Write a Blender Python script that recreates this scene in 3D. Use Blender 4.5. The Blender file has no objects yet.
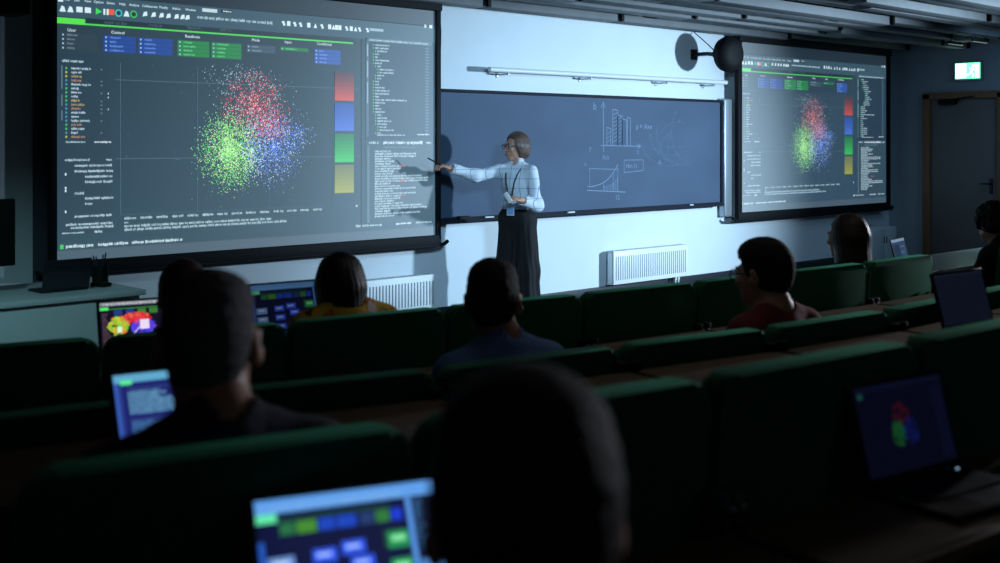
import bpy, bmesh, math, random
import numpy as np
from mathutils import Vector, Matrix
PI = math.pi
C = bpy.context.scene.collection
random.seed(7)

# ------------------------------------------------------------------ helpers
def lin(c):
    def f(v):
        v = v / 255.0
        return v / 12.92 if v <= 0.04045 else ((v + 0.055) / 1.055) ** 2.4
    return tuple(f(v) for v in c)

def tag(o, label=None, cat=None, group=None, kind=None):
    if label: o['label'] = label
    if cat: o['category'] = cat
    if group: o['group'] = group
    if kind: o['kind'] = kind
    return o

def thing(name, label, cat, loc=(0, 0, 0), rz=0.0, group=None):
    o = bpy.data.objects.new(name, None); C.objects.link(o)
    o.empty_display_size = 0.1
    o.location = loc; o.rotation_euler = (0, 0, rz)
    return tag(o, label, cat, group)

def link_mesh(name, me, mat, parent=None):
    if mat is not None:
        for m in (mat if isinstance(mat, (list, tuple)) else [mat]): me.materials.append(m)
    o = bpy.data.objects.new(name, me); C.objects.link(o)
    if parent is not None: o.parent = parent
    return o

def obj(name, bm, mat, parent=None, smooth=40):
    bmesh.ops.recalc_face_normals(bm, faces=bm.faces)
    me = bpy.data.meshes.new(name); bm.to_mesh(me); bm.free()
    if smooth:
        me.polygons.foreach_set('use_smooth', [True] * len(me.polygons))
        me.set_sharp_from_angle(angle=math.radians(smooth))
    return link_mesh(name, me, mat, parent)

def struct(name, bm, mat, parent=None):
    o = obj(name, bm, mat, parent)
    if parent is None: o['kind'] = 'structure'
    return o

def BM(): return bmesh.new()

def box(bm, c, s, bevel=0.0, rot=None, seg=2):
    r = bmesh.ops.create_cube(bm, size=1.0)
    vs = r['verts']
    for v in vs: v.co = Vector((v.co.x * s[0], v.co.y * s[1], v.co.z * s[2]))
    if bevel > 0:
        es = list({e for v in vs for e in v.link_edges})
        rr = bmesh.ops.bevel(bm, geom=es, offset=bevel, segments=seg, affect='EDGES', profile=0.5)
        vs = list({v for f in rr['faces'] for v in f.verts} | {v for v in vs if v.is_valid})
    if rot is not None:
        for v in vs: v.co = rot @ v.co
    for v in vs: v.co = v.co + Vector(c)
    return vs

def cyl(bm, a, b, ra, rb=None, n=16, caps=True):
    a = Vector(a); b = Vector(b); rb = ra if rb is None else rb
    d = (b - a); L = d.length
    q = d.to_track_quat('Z', 'Y').to_matrix().to_4x4()
    r = bmesh.ops.create_cone(bm, cap_ends=caps, segments=n, radius1=ra, radius2=rb, depth=L)
    M = Matrix.Translation((a + b) / 2) @ q
    bmesh.ops.transform(bm, matrix=M, verts=r['verts'])
    return r['verts']

def ball(bm, c, r, n=14, scale=(1, 1, 1)):
    g = bmesh.ops.create_uvsphere(bm, u_segments=n, v_segments=max(6, n // 2 + 2), radius=r)
    for v in g['verts']: v.co = Vector((v.co.x * scale[0] + c[0], v.co.y * scale[1] + c[1], v.co.z * scale[2] + c[2]))
    return g['verts']

def tube(bm, pts, r, n=8, closed=False):
    pts = [Vector(p) for p in pts]
    rings = []
    N = len(pts); up = None
    for i, p in enumerate(pts):
        if closed: t = pts[(i + 1) % N] - pts[i - 1]
        else: t = pts[min(i + 1, N - 1)] - pts[max(i - 1, 0)]
        t.normalize()
        if up is None:
            up = Vector((0, 0, 1)) if abs(t.z) < 0.9 else Vector((1, 0, 0))
        up = (up - t * up.dot(t)).normalized()
        s = t.cross(up)
        rr = r[i] if isinstance(r, (list, tuple)) else r
        rings.append([bm.verts.new(p + (up * math.cos(2 * PI * k / n) + s * math.sin(2 * PI * k / n)) * rr) for k in range(n)])
    for i in range(N if closed else N - 1):
        A = rings[i]; B = rings[(i + 1) % N]
        for k in range(n):
            bm.faces.new((A[k], A[(k + 1) % n], B[(k + 1) % n], B[k]))
    if not closed:
        bm.faces.new(rings[0]); bm.faces.new(rings[-1])

def prism(bm, outline, y0, y1, bevel=0.0, seg=3):
    """outline: (x, z) points; extruded along y."""
    a = [bm.verts.new((x, y0, z)) for x, z in outline]
    b = [bm.verts.new((x, y1, z)) for x, z in outline]
    n = len(outline)
    f0 = bm.faces.new(a); f1 = bm.faces.new(list(reversed(b)))
    for i in range(n):
        bm.faces.new((a[i], b[i], b[(i + 1) % n], a[(i + 1) % n]))
    if bevel:
        es = list(f0.edges) + list(f1.edges)
        bmesh.ops.bevel(bm, geom=es, offset=bevel, segments=seg, affect='EDGES', profile=0.5)

def rounded_rect(w, z0, z1, r_top, r_bot, n=6):
    pts = []
    def arc(cx, cz, r, a0, a1):
        for i in range(n + 1):
            a = a0 + (a1 - a0) * i / n
            pts.append((cx + r * math.cos(a), cz + r * math.sin(a)))
    arc(w / 2 - r_top, z1 - r_top, r_top, 0, PI / 2)
    arc(-w / 2 + r_top, z1 - r_top, r_top, PI / 2, PI)
    arc(-w / 2 + r_bot, z0 + r_bot, r_bot, PI, 1.5 * PI)
    arc(w / 2 - r_bot, z0 + r_bot, r_bot, 1.5 * PI, 2 * PI)
    return pts

# ------------------------------------------------------------------ materials
def mat(name, col, rough=0.6, metal=0.0, noise=0.0, nscale=30.0, bump=0.0, bscale=200.0, spec=0.5, sheen=0.0, stretch=None, coat=0.0, sheen_tint=None):
    m = bpy.data.materials.new(name); m.use_nodes = True
    nt = m.node_tree; b = nt.nodes['Principled BSDF']
    c = lin(col)
    b.inputs['Base Color'].default_value = (*c, 1)
    b.inputs['Roughness'].default_value = rough
    b.inputs['Metallic'].default_value = metal
    b.inputs['Specular IOR Level'].default_value = spec
    b.inputs['Sheen Weight'].default_value = sheen
    b.inputs['Coat Weight'].default_value = coat
    if sheen_tint: b.inputs['Sheen Tint'].default_value = (*lin(sheen_tint), 1)
    tc = nt.nodes.new('ShaderNodeTexCoord')
    src = tc.outputs['Object']
    if stretch:
        mp = nt.nodes.new('ShaderNodeMapping'); mp.inputs['Scale'].default_value = stretch
        nt.links.new(src, mp.inputs['Vector']); src = mp.outputs['Vector']
    if noise > 0:
        n = nt.nodes.new('ShaderNodeTexNoise'); n.inputs['Scale'].default_value = nscale; n.inputs['Detail'].default_value = 4
        nt.links.new(src, n.inputs['Vector'])
        r = nt.nodes.new('ShaderNodeValToRGB')
        r.color_ramp.elements[0].position = 0.3; r.color_ramp.elements[1].position = 0.7
        r.color_ramp.elements[0].color = (*[v * (1 - noise) for v in c], 1)
        r.color_ramp.elements[1].color = (*[min(1, v * (1 + noise)) for v in c], 1)
        nt.links.new(n.outputs['Fac'], r.inputs['Fac']); nt.links.new(r.outputs['Color'], b.inputs['Base Color'])
    if bump > 0:
        n = nt.nodes.new('ShaderNodeTexNoise'); n.inputs['Scale'].default_value = bscale; n.inputs['Detail'].default_value = 3
        nt.links.new(src, n.inputs['Vector'])
        bp = nt.nodes.new('ShaderNodeBump'); bp.inputs['Strength'].default_value = bump; bp.inputs['Distance'].default_value = 0.01
        nt.links.new(n.outputs['Fac'], bp.inputs['Height']); nt.links.new(bp.outputs['Normal'], b.inputs['Normal'])
    return m

def emit(name, col, strength):
    m = bpy.data.materials.new(name); m.use_nodes = True
    nt = m.node_tree; b = nt.nodes['Principled BSDF']
    b.inputs['Base Color'].default_value = (*[v * 0.3 for v in lin(col)], 1)
    b.inputs['Emission Color'].default_value = (*lin(col), 1)
    b.inputs['Emission Strength'].default_value = strength
    return m

def picture_mat(name, base, strength, rough=0.7):
    """a lit display: colours come from the picture itself (colour attribute)."""
    m = bpy.data.materials.new(name); m.use_nodes = True
    nt = m.node_tree; b = nt.nodes['Principled BSDF']
    b.inputs['Base Color'].default_value = (base, base, base, 1)
    b.inputs['Roughness'].default_value = rough
    b.inputs['Specular IOR Level'].default_value = 0.2
    a = nt.nodes.new('ShaderNodeVertexColor'); a.layer_name = 'Col'
    nt.links.new(a.outputs['Color'], b.inputs['Emission Color'])
    b.inputs['Emission Strength'].default_value = strength
    return m

M = dict(
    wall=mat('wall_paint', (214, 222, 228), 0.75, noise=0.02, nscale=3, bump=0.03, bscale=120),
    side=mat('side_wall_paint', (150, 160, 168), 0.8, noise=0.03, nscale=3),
    dark_wall=mat('dark_wall_paint', (70, 76, 84), 0.8, noise=0.04, nscale=3),
    base=mat('baseboard', (30, 34, 44), 0.5),
    carpet=mat('carpet', (34, 36, 40), 0.95, noise=0.25, nscale=300, bump=0.4, bscale=400),
    slat=mat('slat', (106, 109, 112), 0.7, noise=0.08, nscale=6),
    soffit=mat('soffit', (22, 24, 26), 0.9),
    black=mat('black_plastic', (9, 10, 12), 0.7, spec=0.25),
    frame=mat('screen_frame', (9, 11, 17), 0.7, spec=0.25),
    board=mat('chalkboard', (66, 84, 108), 0.75, noise=0.14, nscale=1.1, stretch=(0.8, 1, 1.6)),
    board_frame=mat('chalkboard_frame', (18, 23, 38), 0.75, spec=0.3),
    chalk=mat('chalk', (126, 147, 174), 0.9, noise=0.3, nscale=90),
    smear=mat('chalk_smear', (80, 98, 122), 0.9, noise=0.2, nscale=25),
    alu=mat('aluminium', (170, 178, 186), 0.35, metal=0.6),
    white=mat('white_lacquer', (222, 226, 228), 0.4),
    radiator=mat('radiator_enamel', (226, 230, 232), 0.45),
    groove=mat('radiator_groove', (150, 160, 170), 0.6),
    green=mat('green_upholstery', (12, 82, 54), 0.75, noise=0.12, nscale=160, bump=0.08, bscale=500, sheen=0.6, spec=0.3, sheen_tint=(70, 200, 150)),
    wood=mat('beech_wood', (112, 92, 76), 0.5, noise=0.22, nscale=9, stretch=(1.5, 14, 14)),
    steel=mat('dark_steel', (48, 52, 56), 0.4, metal=0.8),
    grey_steel=mat('grey_steel', (120, 126, 130), 0.35, metal=0.8),
    desk_top=mat('pale_laminate', (205, 210, 214), 0.2, noise=0.03, nscale=5),
    desk_panel=mat('desk_panel', (70, 74, 80), 0.6, noise=0.05),
    cab=mat('cabinet_laminate', (196, 206, 208), 0.45, noise=0.02, nscale=4),
    laptop=mat('laptop_shell', (58, 62, 68), 0.35, metal=0.7),
    keys=mat('keyboard', (14, 14, 16), 0.5),
    bezel=mat('laptop_bezel', (9, 9, 11), 0.3),
    door=mat('door_laminate', (112, 108, 106), 0.5, noise=0.04, nscale=5),
    door_frame=mat('door_frame_wood', (128, 92, 64), 0.5, noise=0.15, nscale=8, stretch=(8, 8, 1)),
    skin=mat('skin', (196, 146, 122), 0.5, noise=0.05, nscale=40, spec=0.4),
    skin_tan=mat('skin_tan', (176, 124, 98), 0.5, noise=0.05, nscale=40, spec=0.4),
    lips=mat('lips', (160, 80, 78), 0.4),
    eye=mat('eye_white', (220, 220, 218), 0.2),
    iris=mat('iris', (40, 30, 24), 0.2),
    hair_black=mat('hair_black', (8, 8, 11), 0.5, bump=0.3, bscale=160, stretch=(1, 1, 0.06), spec=0.5),
    hair_dark=mat('hair_dark', (12, 10, 10), 0.75, bump=0.6, bscale=140, stretch=(1, 1, 0.25), spec=0.35),
    hair_brown=mat('hair_brown', (46, 29, 22), 0.45, bump=0.4, bscale=160, stretch=(1, 1, 0.06), spec=0.5),
    hair_bob=mat('hair_bob', (88, 66, 56), 0.42, noise=0.4, nscale=60, bump=0.6, bscale=180, stretch=(1, 1, 0.06), spec=0.5),
    hair_grey=mat('hair_grey', (76, 76, 84), 0.7, noise=0.3, nscale=120, bump=0.6, bscale=160, spec=0.3),
    hair_red=mat('hair_auburn', (62, 34, 34), 0.5, noise=0.3, nscale=90, bump=0.6, bscale=160, spec=0.4),
    blue_shirt=mat('blue_cotton', (112, 148, 212), 0.8, noise=0.06, nscale=60, bump=0.2, bscale=60),
    red_shirt=mat('wine_red_cotton', (120, 34, 46), 0.85, noise=0.08, nscale=60, bump=0.2, bscale=60),
    navy=mat('navy_cotton', (34, 38, 62), 0.85, noise=0.1, nscale=60, bump=0.2, bscale=60),
    dark_cloth=mat('black_cotton', (18, 18, 22), 0.9, noise=0.1, nscale=60, bump=0.2, bscale=60),
    jeans=mat('dark_denim', (24, 28, 42), 0.85, noise=0.15, nscale=150),
    trouser=mat('black_trouser', (12, 12, 16), 0.85, noise=0.1, nscale=40, bump=0.1, bscale=40),
    shoe=mat('shoe', (14, 13, 13), 0.4),
    lanyard=mat('lanyard', (16, 22, 40), 0.6),
    badge=mat('badge_card', (130, 175, 215), 0.4),
    badge_edge=mat('badge_edge', (215, 228, 240), 0.4),
    paper=mat('paper', (235, 238, 240), 0.7),
    screen_cloth=None,
)
def shirt_check():
    m = mat('windowpane_blouse', (214, 222, 232), 0.8, bump=0.15, bscale=50)
    nt = m.node_tree; b = nt.nodes['Principled BSDF']
    tc = nt.nodes.new('ShaderNodeTexCoord'); sp = nt.nodes.new('ShaderNodeSeparateXYZ')
    nt.links.new(tc.outputs['Object'], sp.inputs[0])
    outs = []
    for ax, per, off in (('X', 0.085, 0.02), ('Z', 0.085, 0.03)):
        a = nt.nodes.new('ShaderNodeMath'); a.operation = 'ADD'; a.inputs[1].default_value = 10 + off
        nt.links.new(sp.outputs[ax], a.inputs[0])
        d = nt.nodes.new('ShaderNodeMath'); d.operation = 'MODULO'; d.inputs[1].default_value = per
        nt.links.new(a.outputs[0], d.inputs[0])
        l = nt.nodes.new('ShaderNodeMath'); l.operation = 'LESS_THAN'; l.inputs[1].default_value = 0.0045
        nt.links.new(d.outputs[0], l.inputs[0]); outs.append(l.outputs[0])
    mx = nt.nodes.new('ShaderNodeMath'); mx.operation = 'MAXIMUM'
    nt.links.new(outs[0], mx.inputs[0]); nt.links.new(outs[1], mx.inputs[1])
    mix = nt.nodes.new('ShaderNodeMix'); mix.data_type = 'RGBA'
    mix.inputs['A'].default_value = (*lin((214, 222, 232)), 1); mix.inputs['B'].default_value = (*lin((138, 150, 176)), 1)
    nt.links.new(mx.outputs[0], mix.inputs['Factor']); nt.links.new(mix.outputs['Result'], b.inputs['Base Color'])
    return m
def floral():
    m = mat('yellow_floral_cotton', (190, 150, 40), 0.8, bump=0.2, bscale=60)
    nt = m.node_tree; b = nt.nodes['Principled BSDF']
    tc = nt.nodes.new('ShaderNodeTexCoord'); v = nt.nodes.new('ShaderNodeTexVoronoi'); v.inputs['Scale'].default_value = 26
    nt.links.new(tc.outputs['Object'], v.inputs['Vector'])
    sp = nt.nodes.new('ShaderNodeSeparateColor'); nt.links.new(v.outputs['Color'], sp.inputs[0])
    r = nt.nodes.new('ShaderNodeValToRGB'); r.color_ramp.interpolation = 'CONSTANT'
    cr = r.color_ramp; cr.elements[0].position = 0; cr.elements[0].color = (*lin((204, 168, 46)), 1)
    cr.elements[1].position = 0.5; cr.elements[1].color = (*lin((196, 110, 34)), 1)
    for p, c in ((0.62, (214, 206, 196)), (0.72, (46, 60, 44)), (0.82, (210, 176, 60))):
        e = cr.elements.new(p); e.color = (*lin(c), 1)
    nt.links.new(sp.outputs[0], r.inputs['Fac']); nt.links.new(r.outputs['Color'], b.inputs['Base Color'])
    return m
for k in ('skin', 'skin_tan'):
    bsdf = M[k].node_tree.nodes['Principled BSDF']; bsdf.inputs['Subsurface Weight'].default_value = .25; bsdf.inputs['Subsurface Radius'].default_value = (.02, .006, .003)
M['blouse'] = shirt_check(); M['floral'] = floral()

# ------------------------------------------------------------------ layout of the room
YW, XR, XL, YB, ZC = 8.0, 14.754, -1.2, -2.2, 3.12      # front wall, right wall, left wall, back wall, structural ceiling
SL = 2.82                                                # underside of the slats

GA = [.92, 1.53, 2.121, 2.742, 3.38, 4.025, 4.67, 5.30, 5.97, 6.90, 7.55]
HA = [3.63, 3.48, 3.345, 3.26, 3.17, 3.10, 3.06, 3.01, 3.0, 3.0, 3.01]
GB = [.72, 1.33, 1.945, 2.56, 3.155, 3.80, 4.43, 5.06]
HB = [2.63, 2.51, 2.345, 2.25, 2.14, 2.075, 2.07, 2.08]
GC = [.54, 1.09, 1.69, 2.32, 2.95]
HCc = [1.50, 1.37, 1.275, 1.21, 1.17]
def row_at(gx, gy, x):
    i = 0
    while i < len(gx) - 2 and x > gx[i + 1]: i += 1
    t = (x - gx[i]) / (gx[i + 1] - gx[i])
    return gy[i] + t * (gy[i + 1] - gy[i]), math.atan2(gy[i + 1] - gy[i], gx[i + 1] - gx[i])

# ---------------------------------------------------------------- shell
b = BM(); box(b, ((XL + XR) / 2, (YB + YW) / 2, -0.05), (XR - XL + .4, YW - YB + .4, 0.1)); struct('floor', b, M['carpet'])
b = BM(); box(b, ((XL + XR) / 2, YW + 0.1, ZC / 2), (XR - XL + .4, 0.2, ZC)); struct('wall_front', b, M['wall'])
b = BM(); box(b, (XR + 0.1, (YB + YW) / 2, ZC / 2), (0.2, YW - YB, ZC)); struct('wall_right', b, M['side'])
b = BM(); box(b, (XL - 0.1, (YB + YW) / 2, ZC / 2), (0.2, YW - YB, ZC)); struct('wall_left', b, M['dark_wall'])
b = BM(); box(b, ((XL + XR) / 2, YB - 0.1, ZC / 2), (XR - XL + .4, 0.2, ZC)); struct('wall_back', b, M['dark_wall'])
b = BM(); box(b, ((XL + XR) / 2, YW - 0.01, 0.053), (XR - XL, 0.02, 0.106), 0.004); struct('baseboard_front', b, M['base'])
b = BM(); box(b, (XR - 0.01, (YB + 6.2) / 2, 0.053), (0.02, 6.2 - YB, 0.106), 0.004); struct('baseboard_right', b, M['base'])
b = BM(); box(b, (3.075, YW - 0.03, SL / 2), (0.10, 0.06, SL), 0.006); struct('trim_1', b, M['dark_wall'])
# stepped platform that carries the two rear rows
b = BM()
xs = [XL, .2, .72, 1.33, 1.945, 2.56, 3.155, 3.80, 4.43, 5.06, 6.5]
top = []; bot = []
for x in xs:
    y = row_at(GB, HB, max(.72, min(5.06, x)))[0] - 0.16
    top.append((x, y))
vt = [b.verts.new((x, y, .17)) for x, y in top] + [b.verts.new((6.5, YB, .17)), b.verts.new((XL, YB, .17))]
vb = [b.verts.new((v.co.x, v.co.y, 0)) for v in vt]
b.faces.new(vt); b.faces.new(list(reversed(vb)))
for i in range(len(vt)):
    j = (i + 1) % len(vt); b.faces.new((vt[i], vb[i], vb[j], vt[j]))
struct('floor_riser', b, M['carpet'])

# ceiling: dark soffit with staggered hanging slats running along the front wall
b = BM(); box(b, ((XL + XR) / 2, (YB + YW) / 2, ZC + .05), (XR - XL + .4, YW - YB + .4, 0.1))
ceil = struct('ceiling', b, M['soffit'])
rng = random.Random(3)
y = YW - 0.10; r = 0
while y > 3.0:
    x = 2.2 + rng.uniform(-1.6, 0.0)
    while x < XR - 0.1:
        L = rng.choice([1.8, 2.4, 3.0, 3.6])
        x1 = min(x + L, XR - 0.06 - 0.35 * (r % 3))
        skip = rng.random() < (0.06 if r < 4 else 0.2)
        if not skip and x1 - x > 0.4:
            z = SL + (0.0, 0.05, 0.015)[r % 3] + rng.choice([0, 0, 0.03])
            bb = BM(); box(bb, ((x + x1) / 2, y - 0.11, z + 0.045), (x1 - x - 0.02, 0.18, 0.09), 0.006)
            obj('slat', bb, M['slat'], ceil)
            bb = BM(); box(bb, (x1 - 0.02, y - 0.225, z + 0.06), (0.035, 0.03, 0.12)); box(bb, (x1 - 0.02, y - 0.225, (z + 0.1 + ZC) / 2), (0.02, 0.02, ZC - z - 0.1))
            obj('hanger_bracket', bb, M['black'], ceil)
        x = x1 + 0.02
        if x1 >= XR - 0.06 - 0.35 * (r % 3) - 1e-6: break
    y -= 0.28; r += 1

# ---------------------------------------------------------------- display pictures
class Pic:
    """A flat picture laid out in (s, t), origin top left, on a w x h display. Faces at small depths by layer."""
    def __init__(self, w, h, step=0.0012):
        self.w, self.h, self.step = w, h, step
        self.V = []; self.F = []; self.K = []
    def P(self, s, t, l): return ((s - .5) * self.w, -l * self.step, (.5 - t) * self.h)
    def quad(self, pts, col, l=1):
        n = len(self.V)
        self.V += [self.P(s, t, l) for s, t in pts]; self.F.append(tuple(range(n, n + len(pts)))); self.K.append(col)
    def rect(self, s0, t0, s1, t1, c, l=1):
        self.quad([(s0, t1), (s1, t1), (s1, t0), (s0, t0)], lin(c), l)
    def grad(self, s0, t0, s1, t1, c0, c1, l=1, n=8):
        for i in range(n):
            f = (i + .5) / n
            c = [c0[k] + (c1[k] - c0[k]) * f for k in range(3)]
            self.rect(s0, t0 + (t1 - t0) * i / n, s1, t0 + (t1 - t0) * (i + 1) / n, c, l)
    def words(self, s, t, length, c, h=.0052, l=2, rng=random, wl=(.008, .022)):
        """a run of small type too small to read: letter-sized ticks grouped in words"""
        e = s + length; cw = h * self.h / self.w * .62
        c = tuple(v * .92 for v in c)
        while s < e - .002:
            w = min(rng.uniform(*wl), e - s); x = s
            while x < s + w:
                up = rng.choice((.5, .5, .5, .85)); dn = rng.choice((.5, .5, .5, .8))
                self.rect(x, t - h * up, x + cw * rng.choice((.55, .8, .95)), t + h * dn, c, l); x += cw
            s = x + cw * .9
    def text(self, s, t, string, size, c, l=2):
        vs, fs = glyphs(string)
        n = len(self.V)
        for x, y in vs: self.V.append(self.P(s + x * size / self.w * self.h, t - y * size + size * .35, l))
        for f in fs: self.F.append(tuple(n + i for i in f)); self.K.append(lin(c))
    def dots(self, rng, n, cs, ct, rs, rt, cols, size=(.0012, .0030), l=3, flat=.72):
        for _ in range(n):
            a = rng.uniform(0, 2 * PI); d = rng.random() ** flat * (1 + .18 * rng.gauss(0, 1))
            s = cs + math.cos(a) * d * rs; t = ct + math.sin(a) * d * rt
            if not (.13 < s < .76 and .28 < t < .84): continue
            z = rng.uniform(*size); zt = z * self.w / self.h
            k = [(s + z * .5 * math.cos(q), t + zt * .5 * math.sin(q)) for q in (0.3, 1.87, 3.44, 5.01)]
            self.quad(list(reversed(k)), lin(rng.choice(cols)), l)
    def build(self, name, m, parent):
        me = bpy.data.meshes.new(name); me.from_pydata(self.V, [], self.F)
        ca = me.color_attributes.new('Col', 'FLOAT_COLOR', 'CORNER')
        arr = np.ones((len(me.loops), 4), dtype=np.float32); i = 0
        for f, k in zip(self.F, self.K):
            arr[i:i + len(f), :3] = k; i += len(f)
        ca.data.foreach_set('color', arr.ravel())
        return link_mesh(name, me, m, parent)
_gl = {}
def glyphs(s):
    if s not in _gl:
        cu = bpy.data.curves.new('t', 'FONT'); cu.body = s; cu.resolution_u = 2; cu.fill_mode = 'FRONT'
        o = bpy.data.objects.new('t', cu); C.objects.link(o)
        bpy.context.view_layer.update()
        me = o.evaluated_get(bpy.context.evaluated_depsgraph_get()).to_mesh()
        vs = [(v.co.x, v.co.y) for v in me.vertices]
        fs = []
        for p in me.polygons:
            f = list(p.vertices)
            if p.normal.z < 0: f.reverse()
            fs.append(f)
        o.evaluated_get(bpy.context.evaluated_depsgraph_get()).to_mesh_clear()
        bpy.data.objects.remove(o); bpy.data.curves.remove(cu)
        _gl[s] = (vs, fs)
    return _gl[s]

WHITE = (214, 238, 246); TXT = (178, 208, 220); DIM = (70, 92, 104)
def app_window(root, W, H, m, seed):
    """the statistics program shown on both projection screens"""
    rng = random.Random(seed)
    p = Pic(W, H)
    p.rect(0, 0, 1, .07, (22, 34, 46), 1)
    p.rect(0, .068, 1, .148, (52, 80, 96), 1)
    p.rect(0, .148, .745, .172, (22, 38, 50), 1)
    p.rect(0, .17, .737, .272, (35, 56, 70), 2)
    p.rect(0, .290, .118, .91, (32, 56, 72), 1)
    p.rect(.775, .143, .995, .575, (24, 46, 66), 1)
    p.rect(.775, .585, .995, .93, (44, 66, 80), 1)
    p.rect(.78, .142, .99, .157, (66, 96, 112), 2); p.rect(.777, .157, .785, .562, (66, 96, 112), 2)
    p.rect(.78, .60, .787, .93, (80, 108, 122), 2)
    p.rect(0, .963, 1, 1, (66, 84, 98), 1)
    p.build('program_panes', m, root)
    # menu, tool icons, labels
    q = Pic(W, H)
    s = .006
    q.rect(.004, .077, .014, .097, WHITE, 3)
    for s0, wd in ((.0175, 'File'), (.0371, 'Edit'), (.0582, 'View'), (.0784, 'Option'), (.1063, 'Select'), (.1339, 'Help'), (.1559, 'Analyse'), (.1853, 'Collaborate'), (.2242, 'Modify'), (.2548, 'Add-in'), (.2857, 'Window')):
        q.text(s0, .087, wd, .0125, WHITE, 3)
    q.rect(.327, .077, .364, .09, (190, 214, 222), 3); q.rect(.374, .076, .402, .088, (20, 34, 44), 3); q.words(.379, .082, .02, WHITE, .004, 4, rng)
    q.build('menu_bar', m, root); q = Pic(W, H)
    for i, cc in enumerate([WHITE, WHITE, WHITE, WHITE, (60, 220, 90), WHITE, (230, 90, 60), (60, 190, 190), WHITE, (50, 190, 80)]):
        if cc is None: continue
        s0 = (.0065, .0228, .0418, .0596, .0831, .0974, .1101, .1256, .1434, .1591, .19)[i]
        if i == 4: q.quad([(s0, .132), (s0 + .013, .121), (s0, .109)], lin(cc), 3)
        elif i == 5:
            q.rect(s0 + .002, .110, s0 + .006, .131, cc, 3); q.rect(s0 + .009, .110, s0 + .013, .131, cc, 3)
        elif i in (7, 9):
            pts = [(s0 + .007 + .008 * math.cos(a), .121 + .0135 * math.sin(a)) for a in [2 * PI * k / 14 for k in range(14)]]
            q.quad(list(reversed(pts)), lin(cc), 3)
            pts = [(s0 + .007 + .005 * math.cos(a), .121 + .0085 * math.sin(a)) for a in [2 * PI * k / 14 for k in range(14)]]
            q.quad(list(reversed(pts)), lin((26, 52, 58)), 4)
        elif i in (0, 1, 8): q.quad([(s0, .131), (s0 + .013, .131), (s0 + .010, .114), (s0 + .005, .110)], lin(cc), 3)
        else: q.rect(s0, .110, s0 + .013, .129, cc, 3)
        q.build('tool_icon', m, root); q = Pic(W, H)
    for i in range(7):
        s0 = (.1862, .2056, .224, .2403, .2593, .2736, .2855)[i]
        q.quad([(s0, .126), (s0 + .011, .122), (s0 + .010, .107), (s0 + .003, .110)], lin(WHITE), 3)
        q.build('tool_icon', m, root); q = Pic(W, H)
    q.words(.315, .113, .19, TXT, .008, 3, rng); q.build('file_path', m, root); q = Pic(W, H)
    for i in range(16):
        s0 = (.532, .547, .563, .579, .603, .621, .640, .663, .673, .683, .693, .712, .727, .739, .751, .775)[i]; k = rng.choice([0, 1, 2])
        if k == 0: q.rect(s0, .099, s0 + .009, .118, WHITE, 3)
        elif k == 1: q.quad([(s0, .118), (s0 + .01, .118), (s0 + .006, .099)], lin(WHITE), 3)
        else: q.rect(s0 + .001, .101, s0 + .008, .109, WHITE, 3); q.rect(s0 + .004, .109, s0 + .01, .118, WHITE, 3)
        q.build('tool_icon', m, root); q = Pic(W, H)
    q.rect(.787, .10, .83, .111, (150, 178, 190), 3); q.rect(.963, .064, .97, .078, TXT, 3); q.rect(.98, .064, .99, .078, WHITE, 3)
    q.build('window_buttons', m, root)
    for s0, t0, wd in ((.023, .193, 'User'), (.116, .191, 'Control'), (.285, .187, 'Readiness'), (.452, .184, 'Mode'), (.54, .183, 'Input'), (.63, .181, 'Conditional')):
        q = Pic(W, H); q.text(s0, t0, wd, .0155, WHITE, 4); q.build('section_heading', m, root)
    q = Pic(W, H)
    for s0, t0, ln in ((.10, .158, .05), (.20, .156, .03), (.29, .155, .035), (.37, .154, .03)):
        q.words(s0, t0, ln, (62, 86, 98), .007, 3, rng)
    q.build('tab_captions', m, root)
    # the green tab and rule
    q = Pic(W, H)
    q.rect(0, .152, .06, .172, (86, 226, 78), 4); q.rect(0, .1665, .737, .1725, (78, 214, 80), 3)
    q.build('green_tab', m, root)
    # coloured button blocks with their small captions
    for s0, s1, n, cc in ((.008, .084, 4, (40, 60, 72)), (.099, .170, 4, (24, 66, 150)), (.176, .255, 4, (24, 66, 150)), (.267, .344, 4, (26, 130, 62)),
                          (.349, .425, 4, (26, 130, 62)), (.438, .515, 2, (58, 80, 98)), (.528, .606, 1, (26, 122, 60)), (.623, .699, 4, (44, 84, 170))):
        t0 = .204; q = Pic(W, H)
        for i in range(n):
            ta = t0 + i * .0152
            q.rect(s0, ta, s1, ta + .0138, cc, 4)
            q.rect(s0 + .004, ta + .004, s0 + .0075, ta + .010, (150, 190, 214), 5)
            q.words(s0 + .014, ta + .007, rng.uniform(.012, .03), tuple(min(255, v + 72) for v in cc), .005, 5, rng, (.02, .04))
        q.build('button_block', m, root)
    # lists
    q = Pic(W, H)
    q.words(.012, .302, .045, TXT, .006, 3, rng)
    for i in range(18):
        t = .327 + i * .0141
        cc = rng.choice([(70, 190, 90), (180, 190, 60), (70, 150, 170), (70, 190, 90)])
        q.rect(.019, t - .0035, .0225, t + .0035, cc, 3)
        tc = rng.choice([TXT, TXT, TXT, TXT, TXT, (180, 160, 110), (170, 130, 110)])
        q.words(.031, t, rng.choice([.016, .02, .028, .04]), tc, .0055, 3, rng)
        if rng.random() < .6: q.rect(.093, t - .002, .097, t + .002, (90, 124, 140), 3)
        if rng.random() < .3: q.rect(.109, t - .003, .111, t + .003, TXT, 3)
    for t0, t1 in ((.318, .40), (.42, .46), (.475, .51)): q.rect(.011, t0, .0125, t1, (110, 140, 152), 3)
    q.words(.02, .585, .04, TXT, .004, 3, rng); q.words(.08, .585, .035, WHITE, .005, 3, rng)
    q.build('variable_list', m, root); q = Pic(W, H)
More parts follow.
